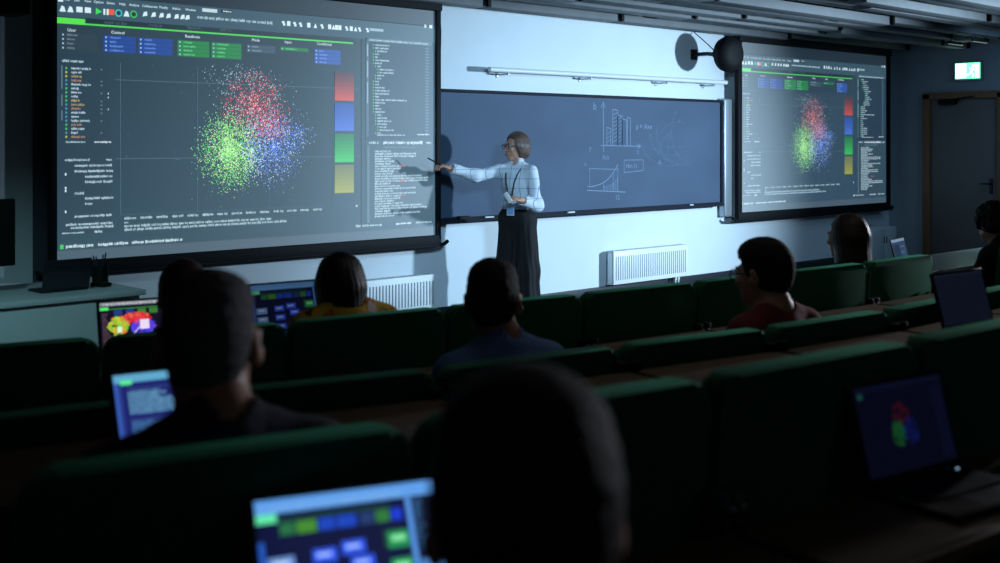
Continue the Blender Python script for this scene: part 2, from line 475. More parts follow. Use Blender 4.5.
    q.words(.018, .648, .05, TXT, .006, 3, rng); q.words(.105, .648, .015, TXT, .005, 3, rng)
    for s0, t0, ln in ((.038, .668, .08), (.038, .688, .082), (.060, .707, .058), (.060, .726, .058), (.038, .765, .018), (.060, .784, .06), (.060, .803, .014),
                       (.038, .846, .08), (.02, .874, .10), (.03, .886, .09)):
        q.words(s0, t0, ln, TXT, .006, 3, rng, (.02, .05))
    for t0 in (.697, .745, .755, .828): q.rect(.018, t0 - .004, .021, t0 + .004, WHITE, 3)
    q.words(.012, .903, .045, TXT, .004, 3, rng); q.words(.08, .903, .02, WHITE, .006, 3, rng)
    q.build('code_panel', m, root); q = Pic(W, H)
    q.words(.786, .150, .19, TXT, .006, 4, rng)
    ind = 0
    for i in range(30):
        t = .170 + i * .013
        ind = max(0, min(5, ind + rng.choice([-1, 0, 0, 1])))
        if 14 <= i <= 22: ind = 0
        s0 = .797 + ind * .007
        q.rect(s0, t - .003, s0 + .003, t + .003, (80, 190, 120), 3)
        q.words(s0 + .007, t, rng.choice([.012, .02, .03, .045]) if i != 18 else .10, TXT, .005, 3, rng)
        q.rect(.966, t - .0025, .978, t + .0025, (84, 118, 136), 3)
    q.words(.81, .555, .09, TXT, .004, 3, rng); q.words(.94, .552, .04, WHITE, .005, 3, rng)
    for t0, t1 in ((.17, .22), (.24, .31), (.33, .42)): q.rect(.7795, t0, .7825, t1, (150, 180, 190), 3)
    q.build('file_tree', m, root); q = Pic(W, H)
    q.words(.785, .588, .03, TXT, .007, 3, rng); q.words(.83, .588, .13, WHITE, .009, 3, rng, (.03, .05)); q.words(.97, .588, .016, WHITE, .006, 3, rng)
    q.words(.83, .608, .10, (110, 140, 152), .004, 3, rng)
    for i in range(27):
        t = .625 + i * .0107
        cc = TXT
        if i in (6, 12, 18): q.words(.88, t, .02, (190, 110, 90), .0058, 4, rng)
        q.words(.803, t, rng.choice([.05, .06, .09, .08, .13, .15, .17]), cc, .0058, 3, rng, (.01, .03))
    q.words(.745, .94, .012, WHITE, .008, 3, rng); q.words(.765, .94, .06, TXT, .006, 3, rng); q.words(.87, .94, .05, WHITE, .006, 3, rng); q.words(.935, .94, .05, TXT, .006, 3, rng)
    q.build('log_panel', m, root); q = Pic(W, H)
    for i in range(14): q.words(.145 + i * .0365, .861, .026, TXT, .0062, 3, rng, (.012, .026))
    q.words(.145, .876, .01, TXT, .004, 3, rng); q.words(.145, .889, .36, TXT, .0066, 3, rng, (.006, .02)); q.words(.145, .902, .40, TXT, .0066, 3, rng, (.006, .02))
    q.rect(.745, .850, .750, .858, TXT, 3)
    q.rect(.008, .942, .015, .957, (60, 200, 90), 3); q.words(.02, .950, .058, WHITE, .008, 3, rng, (.02, .04)); q.words(.088, .950, .065, WHITE, .007, 3, rng, (.02, .04)); q.words(.162, .950, .115, WHITE, .007, 3, rng, (.02, .05))
    q.build('console_text', m, root)
    # plot grid
    q = Pic(W, H)
    for s in (.136, .315, .497, .678): q.rect(s, .30, s + .0012, .845, (74, 102, 118), 2)
    for t in (.36, .644): q.rect(.125, t, .76, t + .002, (74, 102, 118), 2)
    q.rect(.135, .846, .76, .848, (56, 80, 96), 2); q.rect(.762, .148, .764, .93, (22, 38, 50), 2)
    q.build('plot_grid', m, root)
    # three-colour scatter plot
    q = Pic(W, H)
    Rr = [(225, 60, 70), (235, 80, 80), (190, 50, 70), (240, 130, 120), (220, 220, 230)]
    Gg = [(60, 220, 80), (90, 235, 90), (140, 240, 110), (190, 245, 150), (230, 250, 220)]
    Bb = [(70, 120, 240), (90, 140, 245), (120, 165, 250), (70, 100, 220), (215, 230, 250)]
    Ww = [(190, 215, 225), (150, 190, 210)]
    q.dots(rng, 1500, .460, .44, .080, .125, Rr); q.dots(rng, 420, .505, .52, .05, .06, Rr)
    q.dots(rng, 2300, .392, .615, .072, .145, Gg); q.dots(rng, 700, .405, .62, .05, .12, Gg + [(200, 250, 150)] * 3, l=4)
    q.dots(rng, 1800, .512, .605, .072, .145, Bb); q.dots(rng, 220, .575, .555, .05, .05, Bb)
    q.dots(rng, 500, .452, .62, .03, .13, Gg + Bb + [(225, 240, 245)] * 4, l=4)
    q.dots(rng, 500, .455, .52, .13, .22, Ww); q.dots(rng, 110, .40, .325, .07, .05, Ww); q.dots(rng, 80, .45, .5, .28, .32, Ww, size=(.0010, .002))
    q.build('scatter_plot', m, root)
    # swatches
    for t0, t1, c0, c1 in ((.294, .412, (74, 40, 54), (205, 76, 62)), (.423, .538, (36, 72, 160), (70, 112, 210)), (.551, .669, (22, 116, 62), (56, 196, 86)), (.680, .797, (104, 116, 70), (160, 164, 62))):
        q = Pic(W, H); q.grad(.682, t0, .739, t1, c0, c1, 3); q.build('colour_swatch', m, root)

def projection_screen(name, label, x0, x1, z0, z1, yp, seed, base_c, strength, bs, top_h, frame_side):
    W = x1 - x0; H = z1 - z0
    r = thing(name, label, 'projection screen', ((x0 + x1) / 2, yp, (z0 + z1) / 2), 0, 'projection screens')
    pm = picture_mat(name + '_picture', .34, strength)
    # lit cloth
    q = Pic(W, H, 0.0)
    n = 16
    for i in range(n):
        for j in range(10):
            s = (i + .5) / n; t = (j + .5) / 10
            f = 1.0 + .12 * (t - .5)
            q.rect(i / n, j / 10, (i + 1) / n, (j + 1) / 10, [v * f for v in base_c], 0)
    q.build('projected_background', pm, r)
    b = BM(); box(b, (0, .012, 0), (W, .018, H)); obj('screen_cloth', b, M['white'], r)
    app_window(r, W, H, pm, seed)
    fs = frame_side
    for s in (-1, 1):
        b = BM(); box(b, (s * (W / 2 + fs / 2), 0, 0), (fs, .05, H + .02), .004); obj('side_frame', b, M['frame'], r)
    b = BM(); box(b, (0, .0, H / 2 + top_h / 2), (W + 2 * fs, .10, top_h), .012); obj('roller_casing', b, M['frame'], r)
    b = BM(); box(b, (0, 0, -H / 2 - .045), (W + 2 * fs, .06, .09), .008)
    obj('lower_frame', b, M['frame'], r)
    b = BM(); tube(b, [(-W / 2 - fs - .09, -.01, -H / 2 - .06), (-W / 2 - fs - .05, -.01, -H / 2 - .085), (-W / 2, -.01, -H / 2 - .095), (W / 2, -.01, -H / 2 - .095), (W / 2 + fs + .05, -.01, -H / 2 - .085), (W / 2 + fs + .09, -.01, -H / 2 - .06)], .017, 10)
    obj('weight_bar', b, M['frame'], r)
    return r
projection_screen('projection_screen', 'larger-looking projection screen beside the presenter, showing the red, green and blue scatter plot', 3.129, 6.496, .778, 2.757, 7.85, 11, (31, 58, 73), 1.0, .3, .10, .05)
projection_screen('projection_screen', 'projection screen by the round black speaker and exit door, showing the same scatter plot', 11.069, 14.397, .785, 2.757, 7.85, 11, (40, 64, 82), .85, .3, .10, .075)

# ---------------------------------------------------------------- chalkboard
r = thing('chalkboard', 'long blue-grey chalkboard with faint chalk charts behind the presenter', 'chalkboard', (8.55, YW, 1.485))
x0, x1, z0, z1 = 6.30, 10.823, .89, 2.08
cx, cz = 8.55, 1.485
b = BM(); box(b, ((x0 + x1) / 2 - cx, -.04, 0), (x1 - x0 - .02, .03, z1 - z0 - .02)); obj('writing_surface', b, M['board'], r)
b = BM()
for zz, h in ((z1 - .015, .03), (z0 + .012, .024)): box(b, ((x0 + x1) / 2 - cx, -.045, zz - cz), (x1 - x0, .06, h), .004)
for xx in (x0, x1): box(b, (xx - cx, -.045, 0), (.03, .06, z1 - z0), .004)
obj('board_frame', b, M['board_frame'], r)
b = BM(); box(b, ((x0 + x1) / 2 - cx, -.09, z0 - cz - .012), (x1 - x0 - .1, .10, .014), .004); box(b, ((x0 + x1) / 2 - cx, -.138, z0 - cz - .004), (x1 - x0 - .1, .008, .028), .003)
obj('chalk_tray', b, M['board_frame'], r)
def stroke(bm, pts, w=.008, yy=-.0562):
    pts = [Vector((p[0] - cx, yy, p[1] - cz)) for p in pts]
    L = []
    for i, p in enumerate(pts):
        t = pts[min(i + 1, len(pts) - 1)] - pts[max(i - 1, 0)]; t.normalize()
        nrm = Vector((-t.z, 0, t.x))
        L.append((bm.verts.new(p + nrm * w / 2), bm.verts.new(p - nrm * w / 2)))
    for i in range(len(L) - 1): bm.faces.new((L[i][0], L[i][1], L[i + 1][1], L[i + 1][0]))
def poly(bm, pts, w=.008):
    for i in range(len(pts) - 1): stroke(bm, [pts[i], pts[i + 1]], w)
def write(bm, x, z, s, size, m_w=.0):
    vs, fs = glyphs(s)
    vv = [bm.verts.new((x - cx + px * size, -.0562, z - cz + py * size)) for px, py in vs]
    for f in fs: bm.faces.new([vv[i] for i in f])
b = BM()      # bar chart
stroke(b, [(8.82, 1.50), (8.815, 2.02)], .009); poly(b, [(8.785, 1.95), (8.815, 2.025), (8.845, 1.95)], .007)
stroke(b, [(8.78, 1.565), (9.40, 1.555)], .009); poly(b, [(9.35, 1.58), (9.41, 1.555), (9.35, 1.53)], .007)
for xa, xb, zt in ((8.87, 8.93, 1.75), (8.96, 9.04, 1.94), (9.04, 9.11, 1.88), (9.11, 9.18, 1.84), (9.19, 9.24, 1.86)):
    poly(b, [(xa, 1.565), (xa, zt), (xb, zt - .01), (xb, 1.56)], .008)
    zz = 1.6
    while zz < zt - .03:
        if xa < 9.1: stroke(b, [(xa + .01, zz), (xb - .01, zz + .025)], .006)
        zz += .04
obj('bar_chart', b, M['chalk'], r)
b = BM()      # curve chart
stroke(b, [(8.61, 1.33), (8.61, 1.13)], .006); stroke(b, [(8.60, 1.33), (9.05, 1.315)], .006)
stroke(b, [(8.57, 1.11), (9.16, 1.075)], .009); stroke(b, [(8.57, 1.15)] + [(8.6 + .44 * t, 1.145 + .03 * t + .19 * t ** 3) for t in [k / 14 for k in range(15)]], .009)
stroke(b, [(8.82, 1.18), (8.82, 1.09)], .007); stroke(b, [(9.04, 1.33), (9.04, 1.085)], .007); stroke(b, [(8.97, 1.27), (8.97, 1.085)], .006)
for k in range(9):
    xx = 8.83 + k * .024; stroke(b, [(xx, 1.095), (xx + .012, 1.15 + .1 * (k / 9) ** 2)], .006)
obj('curve_chart', b, M['chalk'], r)
for cx_, cz_, tx, sz in ((8.66, 1.93, 'b', .11), (8.60, 1.50, 'r', .10), (8.80, 1.42, 'A.ls', .07), (9.35, 1.47, 't', .08), (9.33, 1.74, 'p = Axx', .08),
                         (8.53, 1.36, 'x', .06), (9.0, 1.00, '12', .07), (9.70, 1.36, 'A', .07), (9.17, 1.325, 'Hm.1)', .07)):
    b = BM(); write(b, cx_, cz_, tx, sz); obj('chalk_note', b, M['chalk'], r)
b = BM(); poly(b, [(9.14, 1.41), (9.45, 1.41), (9.45, 1.297), (9.14, 1.28), (9.14, 1.41)], .006); obj('chalk_box', b, M['chalk'], r)
b = BM()      # wiped smears
rr = random.Random(5)
for k in range(9):
    ca, cb = 10.0 + rr.uniform(-.1, .25), 1.62 + rr.uniform(-.12, .12); ra, rb = rr.uniform(.25, .5), rr.uniform(.15, .34); a0 = rr.uniform(1.2, 3.4)
    stroke(b, [(ca + ra * math.cos(a0 + t * 2.2), cb + rb * math.sin(a0 + t * 2.2)) for t in [i / 18 for i in range(19)]], rr.uniform(.012, .03), -.0558 - k * .00004)
poly(b, [(9.62, 1.33), (9.80, 1.34)], .008)
stroke(b, [(9.80, 1.36), (10.02, 1.62)], .01)
obj('wiped_smear', b, M['smear'], r)
# things lying on the tray
def small(name, label, cat, bm, m, loc, rz=0, group=None):
    o = obj(name, bm, m); o.location = loc; o.rotation_euler = (0, 0, rz); return tag(o, label, cat, group)
b = BM(); box(b, (0, 0, .02), (.13, .045, .04), .006); small('board_eraser', 'dark board eraser on the chalk tray, nearest the big screen', 'eraser', b, M['black'], (6.88, YW - .09, .886))
for xx, ln, lab in ((7.2, .11, 'white chalk stick on the tray beside the dark eraser'), (8.3, .10, 'white chalk stick on the tray under the middle of the chalkboard'), (10.23, .06, 'short white chalk stub near the far end of the tray')):
    b = BM(); cyl(b, (-ln / 2, 0, .012), (ln / 2, 0, .012), .012, n=10); small('chalk_stick', lab, 'chalk', b, M['paper'], (xx, YW - .09, .885), .05, 'chalk on the tray')
# sliding-board column
b = BM(); box(b, (0, -.05, 0), (.18, .09, 1.36), .02, seg=4); o = obj('board_guide_column', b, M['alu']); o.location = (10.93, YW, 1.42)
tag(o, 'pale metal guide column at the chalkboard end beside the far screen', 'column')
# board lamp rail
r = thing('board_rail', 'slim white rail on brackets above the chalkboard', 'rail', (9.0, YW, 2.27))
b = BM(); cyl(b, (-1.86, -.16, 0), (1.78, -.16, .005), .024, n=14); obj('rail_tube', b, M['white'], r)
for xx in (-1.62, -.48, .72, 1.55):
    b = BM(); box(b, (xx, -.085, -.035), (.018, .168, .014), .002); box(b, (xx, -.16, -.03), (.016, .016, .03), .002); box(b, (xx, -.008, -.04), (.03, .014, .045), .003); obj('bracket', b, M['alu'], r)
# cable on the wall
b = BM(); tube(b, [(6.66, YW - .012, 2.80), (6.675, YW - .012, 2.6), (6.67, YW - .012, 2.4), (6.67, YW - .012, 2.12)], .008, 8); tag(obj('wall_cable', b, M['steel']), 'thin dark cable down the wall beside the near screen', 'cable')

# ---------------------------------------------------------------- radiators
def radiator(label, x0, x1, z0, z1):
    r = thing('radiator', label, 'radiator', ((x0 + x1) / 2, YW, z0), 0, 'panel radiators under the chalkboard')
    W = x1 - x0; H = z1 - z0
    b = BM(); box(b, (0, -.13, H / 2), (W, .02, H), .006)
    n = int(W / .035)
    obj('front_panel', b, M['radiator'], r)
    b = BM()
    for i in range(n):
        x = -W / 2 + .04 + (W - .08) * i / (n - 1); box(b, (x, -.142, H / 2 - .005), (.010, .006, H - .10), .002)
    obj('panel_grooves', b, M['groove'], r)
    b = BM(); box(b, (0, -.085, H - .008), (W, .10, .012), .003)
    for i in range(int(W / .06)): box(b, (-W / 2 + .03 + i * .06, -.085, H), (.006, .09, .006))
    obj('top_grille', b, M['radiator'], r)
    b = BM(); box(b, (0, -.05, H / 2), (W, .02, H - .02), .004); obj('rear_panel', b, M['radiator'], r)
    for s in (-1, 1):
        b = BM(); box(b, (s * (W / 2 - .004), -.09, H / 2), (.008, .10, H), .002); obj('side_cover', b, M['radiator'], r)
        b = BM(); box(b, (s * (W / 2 - .15), -.022, H / 2), (.03, .042, H * .8)); obj('wall_bracket', b, M['steel'], r)
    for dx in (.10, .15):
        b = BM(); tube(b, [(W / 2 - dx, -.09, .01), (W / 2 - dx, -.09, -.05), (W / 2 - dx, -.09, -z0)], .010, 8); obj('supply_pipe', b, M['white'], r)
        b = BM(); cyl(b, (W / 2 - dx, -.09, -.035), (W / 2 - dx, -.09, .0), .016, n=10); obj('valve', b, M['white'], r)
radiator('white panel radiator under the near projection screen, behind the black-haired woman', 5.0, 6.52, .12, .43)
radiator('white panel radiator on the open wall between the presenter and the man in glasses', 8.88, 10.10, .13, .475)

# ---------------------------------------------------------------- speakers
r = thing('wall_speaker', 'round black disc speaker on the wall between chalkboard and far screen', 'speaker', (10.405, 7.55, 2.56))
b = BM()
rot = Matrix.Rotation(math.radians(-4), 3, 'Z')
prof = [(0, -.12), (.10, -.118), (.165, -.09), (.195, -.04), (.198, 0), (.18, .05), (.12, .10), (.05, .12), (0, .122)]
rings = []
for rr_, yy in prof:
    if rr_ == 0: rings.append([b.verts.new(rot @ Vector((0, yy, 0)))])
    else: rings.append([b.verts.new(rot @ Vector((rr_ * math.cos(2 * PI * k / 32), yy, rr_ * math.sin(2 * PI * k / 32)))) for k in range(32)])
for A_, B_ in zip(rings, rings[1:]):
    for k in range(32):
        k2 = (k + 1) % 32
        if len(A_) == 1: b.faces.new((A_[0], B_[k], B_[k2]))
        elif len(B_) == 1: b.faces.new((A_[k], B_[0], A_[k2]))
        else: b.faces.new((A_[k], B_[k], B_[k2], A_[k2]))
obj('speaker_shell', b, M['black'], r)
b = BM(); tube(b, [(-.02, .10, 0), (-.03, .25, .02), (-.03, .43, .02)], .022, 10); box(b, (-.03, .433, .02), (.10, .03, .12), .01); obj('mounting_arm', b, M['steel'], r)
b = BM(); ball(b, (-.12, .06, .0), .05, 12); tube(b, [(-.12, .06, 0), (-.03, .16, .01)], .018, 8); obj('swivel_knob', b, M['black'], r)
b = BM(); tube(b, [(-.10, .1, .04), (-.09, .25, .16), (-.03, .43, .27)], .006, 6); obj('speaker_cable', b, M['black'], r)
r = thing('loudspeaker', 'black box loudspeaker hanging in the top corner beside the near screen', 'speaker', (2.70, 7.62, 2.42))
b = BM(); box(b, (0, 0, .19), (.26, .24, .38), .02); obj('cabinet', b, M['black'], r)
b = BM(); cyl(b, (0, -.118, .13), (0, -.128, .13), .09, n=24); cyl(b, (0, -.118, .29), (0, -.128, .29), .035, n=20); obj('driver_cone', b, M['steel'], r)
b = BM(); box(b, (0, .24, .2), (.06, .27, .04), .005); box(b, (0, .372, .2), (.14, .014, .14), .003); obj('wall_bracket', b, M['steel'], r)

# ---------------------------------------------------------------- door and exit sign on the right wall
r = bpy.data.objects.new('door_1', None); C.objects.link(r); r.location = (XR, 6.93, 0); r['kind'] = 'structure'
b = BM(); box(b, (-.012, 0, 1.09), (.04, .92, 2.16), .004); obj('door_leaf', b, M['door'], r)
b = BM()
for yy in (.50, -.50): box(b, (-.03, yy, 1.12), (.08, .10, 2.24), .006)
box(b, (-.03, 0, 2.215), (.08, 1.10, .09), .006); obj('door_frame', b, M['door_frame'], r)
b = BM(); box(b, (-.038, -.37, 1.03), (.014, .045, .20), .004); cyl(b, (-.04, -.37, 1.06), (-.09, -.37, 1.06), .011, n=10); cyl(b, (-.085, -.38, 1.06), (-.085, -.25, 1.06), .011, n=10); obj('door_handle', b, M['steel'], r)
b = BM(); box(b, (-.06, .20, 2.13), (.06, .24, .07), .008); tube(b, [(-.06, .12, 2.16), (-.10, -.05, 2.18), (-.05, -.2, 2.20)], .010, 6); obj('door_closer', b, M['black'], r)
r = thing('exit_sign', 'glowing green and white emergency exit sign above the door', 'exit sign', (XR, 6.86, 2.53))
b = BM(); box(b, (-.03, 0, 0), (.06, .37, .25), .006); obj('sign_housing', b, M['alu'], r)
gm = emit('exit_green', (110, 255, 185), 2.2); wm = emit('exit_white', (225, 255, 245), 4.5)
b = BM(); box(b, (-.062, 0, 0), (.006, .33, .205)); obj('lit_panel', b, gm, r)
b = BM()      # white arrow field, running figure and doorway
def sgn(y0, z0, y1, z1): box(b, (-.067, -(y0 + y1) / 2, (z0 + z1) / 2), (.004, abs(y1 - y0), abs(z1 - z0)))
sgn(-.155, -.09, -.02, .09)
sgn(.105, -.09, .15, .09)
ball(b, (-.067, -.075, .06), .018, 10, (.15, 1, 1))
for pa, pb, rw in (((.07, .045), (.05, -.02), .016), ((.05, -.02), (.08, -.05), .012), ((.08, -.05), (.07, -.085), .011), ((.05, -.02), (.02, -.05), .012), ((.02, -.05), (.0, -.05), .010), ((.07, .03), (.03, .03), .009), ((.07, .03), (.095, .0), .009)):
    tube(b, [(-.067, -pa[0], pa[1]), (-.067, -pb[0], pb[1])], rw * .6, 6)
obj('running_figure_pictogram', b, wm, r)
# strip light among the slats, then glowing strips added for slat-end glints
for k, (y_, x_, L_) in enumerate(((4.25, 10.05, .62),)):
    r = thing('light_or_glint_strip', 'long thin strip light between the dark ceiling slats', 'ceiling light', (x_, y_, SL + .0))
    b = BM(); box(b, (0, 0, .015), (L_ + .04, .05, .05), .004); obj('strip_housing', b, M['steel'], r)
    for dx in (-.2, .2):
        b = BM(); cyl(b, (dx, 0, .03), (dx, 0, ZC - SL), .006, n=8); obj('suspension_rod', b, M['steel'], r)
    b = BM(); box(b, (0, 0, -.014), (L_, .022, .01), .003); obj('glow_face', b, emit('strip_glow', (190, 215, 225), .55), r)
for k, (x_, y_, lab) in enumerate(((13.1, 5.55, 'added glowing strip for a glint at a slat end, nearest the viewer of four by the exit'), (13.55, 5.85, 'added glowing strip for a glint at a slat end, second of four by the exit'), (13.5, 6.15, 'added glowing strip for a glint at a slat end, third of four by the exit'), (13.6, 6.5, 'added glowing strip for a glint at a slat end, closest to the front wall of four'))):
    r = thing('light_or_glint_strip', lab, 'ceiling light', (x_, y_, SL - .03), 0, 'added slat-end glint strips by the exit')  # not a lamp: glowing strip added to imitate reflected light on a slat end
    b = BM(); box(b, (0, 0, .015), (.40, .03, .03), .003); obj('strip_housing', b, M['steel'], r)
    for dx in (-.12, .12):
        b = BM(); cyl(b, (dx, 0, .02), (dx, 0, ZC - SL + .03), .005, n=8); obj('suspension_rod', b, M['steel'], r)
    b = BM(); box(b, (0, 0, -.004), (.36, .014, .008), .002); obj('glow_face', b, emit('glint_glow', (190, 215, 205), .3), r)

# ---------------------------------------------------------------- instructor's desk at the left
r = thing('instructor_desk', 'pale instructor cabinet desk at the left, under the near screen', 'desk', (2.0, 6.38, 0), .02)
b = BM(); box(b, (0, 0, .765), (1.80, .74, .03), .004); obj('desk_top', b, M['cab'], r)
b = BM(); box(b, (0, -.335, .375), (1.74, .02, .75), .002); obj('front_panel', b, M['cab'], r)
for s in (-1, 1):
    b = BM(); box(b, (s * .865, 0, .375), (.02, .68, .75), .002); obj('side_panel', b, M['cab'], r)
b = BM(); box(b, (.0, .2, .10), (1.70, .02, .16)); obj('rear_rail', b, M['cab'], r)
# laptop seen from its lid side is built with the others below
r = thing('desktop_monitor', 'black desktop monitor at the left edge, on the instructor desk', 'monitor', (2.0, 6.30, .78), .10)
b = BM(); box(b, (0, 0, .335), (.60, .03, .36), .008); obj('display_panel', b, M['black'], r)
b = BM(); box(b, (0, .035, .17), (.06, .03, .30), .006); obj('stand_neck', b, M['black'], r)
b = BM(); box(b, (0, .03, .008), (.26, .2, .016), .006); obj('stand_base', b, M['black'], r)
r = thing('pen_cup', 'dark pen cup with pens at the end of the instructor desk', 'pen cup', (2.85, 6.50, .78))
b = BM()
outer = [b.verts.new((.045 * math.cos(2 * PI * k / 20), .045 * math.sin(2 * PI * k / 20), 0)) for k in range(20)]
def ring(rd, z): return [b.verts.new((rd * math.cos(2 * PI * k / 20), rd * math.sin(2 * PI * k / 20), z)) for k in range(20)]
R_ = [outer, ring(.048, .10), ring(.043, .10), ring(.040, .008)]
b.faces.new(outer); b.faces.new(R_[3])
for A_, B_ in zip(R_, R_[1:]):
    for k in range(20): b.faces.new((A_[k], A_[(k + 1) % 20], B_[(k + 1) % 20], B_[k]))
obj('cup', b, M['black'], r)
for k, (dx, dy, h) in enumerate(((.03, .01, .165), (-.025, .015, .15), (.0, -.03, .16), (-.01, .02, .145))):
    b = BM(); cyl(b, (dx * .3, dy * .3, .01), (dx * 1.3, dy * 1.3, h), .0045, n=8); cyl(b, (dx * 1.3, dy * 1.3, h), (dx * 1.37, dy * 1.37, h + .01), .0045, .001, n=8); obj('pen', b, M['navy'], r)
b = BM(); box(b, (0, 0, .012), (.07, .11, .024), .01, seg=3); small('computer_mouse', 'black computer mouse in front of the pen cup', 'mouse', b, M['black'], (2.78, 6.33, .78), .3)

# cabinet by the far corner
r = thing('side_cabinet', 'low grey cabinet in the corner under the far screen end', 'cabinet', (13.7, 7.72, 0))
b = BM(); box(b, (0, 0, .25), (.62, .44, .50), .008); obj('carcass', b, M['cab'], r)
for s in (-1, 1):
    b = BM(); box(b, (s * .153, -.226, .25), (.295, .016, .46), .003); d = obj('door', b, M['cab'], r)
    b = BM(); cyl(b, (s * .03, -.245, .30), (s * .03, -.245, .38), .006, n=8); obj('handle', b, M['steel'], d)

# ---------------------------------------------------------------- auditorium seats
SEAT = {}
def seat_meshes(w):
    key = round(w, 3)
    if key in SEAT: return SEAT[key]
    d = {}
    def keep(name, bm, m):
        bmesh.ops.recalc_face_normals(bm, faces=bm.faces)
        me = bpy.data.meshes.new(name); bm.to_mesh(me); bm.free()
        me.polygons.foreach_set('use_smooth', [True] * len(me.polygons)); me.set_sharp_from_angle(angle=math.radians(42))
        me.materials.append(m); d.setdefault(name, []).append(me)
    b = BM(); prism(b, rounded_rect(w - .016, .40, .985, .045, .03, 8), -.035, .035, .02, 4)
    for v in b.verts: v.co.y += -(v.co.z - .985) * .10
    keep('backrest', b, M['green'])
    b = BM(); box(b, (0, .30, .40), (w - .06, .44, .09), .03, seg=3); keep('seat_cushion', b, M['green'])
    b = BM(); box(b, (0, .14, .46), (w - .06, .09, .42), .03, seg=3); keep('folded_seat_cushion', b, M['green'])
    for s in (-1, 1):
        b = BM(); box(b, (s * (w / 2 - .10), .14, .20), (.035, .10, .40), .006); box(b, (s * (w / 2 - .10), .14, .012), (.06, .26, .024), .004); box(b, (s * (w / 2 - .10), .07, .42), (.03, .06, .14), .004)
        keep('leg', b, M['steel'])
    for s in (-1, 1):
        b = BM(); box(b, (s * (w / 2 - .016), -.045, .76), (.026, .05, .06), .005); ball(b, (s * (w / 2 - .012), -.075, .765), .012, 10); keep('hinge', b, M['grey_steel'])
    SEAT[key] = d; return d
def board_mesh(w, depth=.345):
    b = BM()
    # outline in x/y with rounded near corners
    hw = w / 2 - .012; n = 6; rc = .045; y0, y1 = -depth, -.055
    pts = [(hw, y1), (-hw, y1)]
    for i in range(n + 1):
        a = PI + i * PI / 2 / n; pts.append((-hw + rc + rc * math.cos(a), y0 + rc + rc * math.sin(a)))
    for i in range(n + 1):
        a = 1.5 * PI + i * PI / 2 / n; pts.append((hw - rc + rc * math.cos(a), y0 + rc + rc * math.sin(a)))
    t = [b.verts.new((x, y, 0)) for x, y in pts]; u = [b.verts.new((x, y, -.024)) for x, y in pts]
    b.faces.new(t); b.faces.new(list(reversed(u)))
    for i in range(len(pts)): b.faces.new((t[i], u[i], u[(i + 1) % len(pts)], t[(i + 1) % len(pts)]))
    es = list({e for f in b.faces if len(f.verts) > 4 for e in f.edges})
    bmesh.ops.bevel(b, geom=es, offset=.005, segments=2, affect='EDGES', profile=.5)
    return b
def seat(xa, ya, xb, yb, floor, top, board, label, occupied, group):
    w = math.hypot(xb - xa, yb - ya); rz = math.atan2(yb - ya, xb - xa)
    r = thing('auditorium_seat', label, 'seat', ((xa + xb) / 2, (ya + yb) / 2, floor), rz, group)
    dz = top - floor - .985
    for name, meshes in seat_meshes(w).items():
        if name == ('folded_seat_cushion' if occupied else 'seat_cushion'): continue
        for me in meshes:
            o = bpy.data.objects.new('seat_cushion' if 'cushion' in name else name, me); C.objects.link(o); o.parent = r
            if name in ('backrest', 'hinge'): o.location.z = dz
    if board:
        h = board - floor
        d = obj('writing_board', board_mesh(w, .45 if .92 < board < .94 else .345), M['wood'], r); d.location.z = h
        for s in (-1, 1):
            b = BM(); box(b, (s * (w / 2 - .05), -.10, -.05), (.03, .14, .05), .006); box(b, (s * (w / 2 - .05), -.055, -.10), (.03, .04, .14), .006)
            box(b, (s * (w / 2 - .025), -.05, .012), (.04, .03, .03), .005)
            k = obj('board_bracket', b, M['black'], d)
    return r
G1, G2, G3 = 'green seats of the front row', 'green seats of the second row', 'green seats of the third row'
LA = ['empty green seat at the left end of the front row, before the pale cabinet desk',
      'green front-row seat of the person with the many-coloured plot on a laptop',
      'green front-row seat holding the woman in the yellow floral shirt',
      'empty green front-row seat hidden behind the blue-shirted man',
      'empty green front-row seat straight below the radiator on the open wall',
      'empty green front-row seat beyond the man in glasses',
      'empty green front-row seat between the man in glasses and the long-haired woman',
      'green front-row seat at the aisle, under the long brown-haired woman',
      'green front-row seat across the aisle under the curly-haired person']
OA = [0, 1, 1, 0, 0, 0, 0, 1, None, 1]
ia = 0
for i in range(len(GA) - 1):
    if i == 8: continue
    seat(GA[i], HA[i], GA[i + 1], HA[i + 1], 0, .99, .79, LA[ia], bool(OA[i]), G1); ia += 1
LB = ['empty green seat at the left end of the second row, left of the code laptop',
      'green second-row seat mostly hidden by the grey-haired man and his laptop',
      'green second-row seat holding the man in the blue shirt',
      'empty green second-row seat right of the blue-shirted man',
      'green second-row seat holding the man in glasses and red shirt',
      'empty green second-row seat right of the man in glasses',
      'green second-row seat furthest right, behind the tall dark open laptop']
OB = [0, 0, 1, 0, 1, 0, 0]
for i in range(7): seat(GB[i], HB[i], GB[i + 1], HB[i + 1], 0, 1.0, .935, LB[i], bool(OB[i]), G2)
LC = ['wide green seat at the left end of the third row, holding the grey-haired man',
      'green third-row seat hidden behind the nearest dark head',
      'empty green third-row seat just right of the nearest dark head',
      'green third-row seat furthest right, behind the dim plot laptop']
for i in range(4): seat(GC[i], HCc[i], GC[i + 1], HCc[i + 1], .17, 1.175, .91, LC[i], i == 0, G3)
seat(.40, .47, 1.0, .35, .17, 1.13, None, 'green seat under the nearest dark-haired person', True, 'green seats of the rear row')

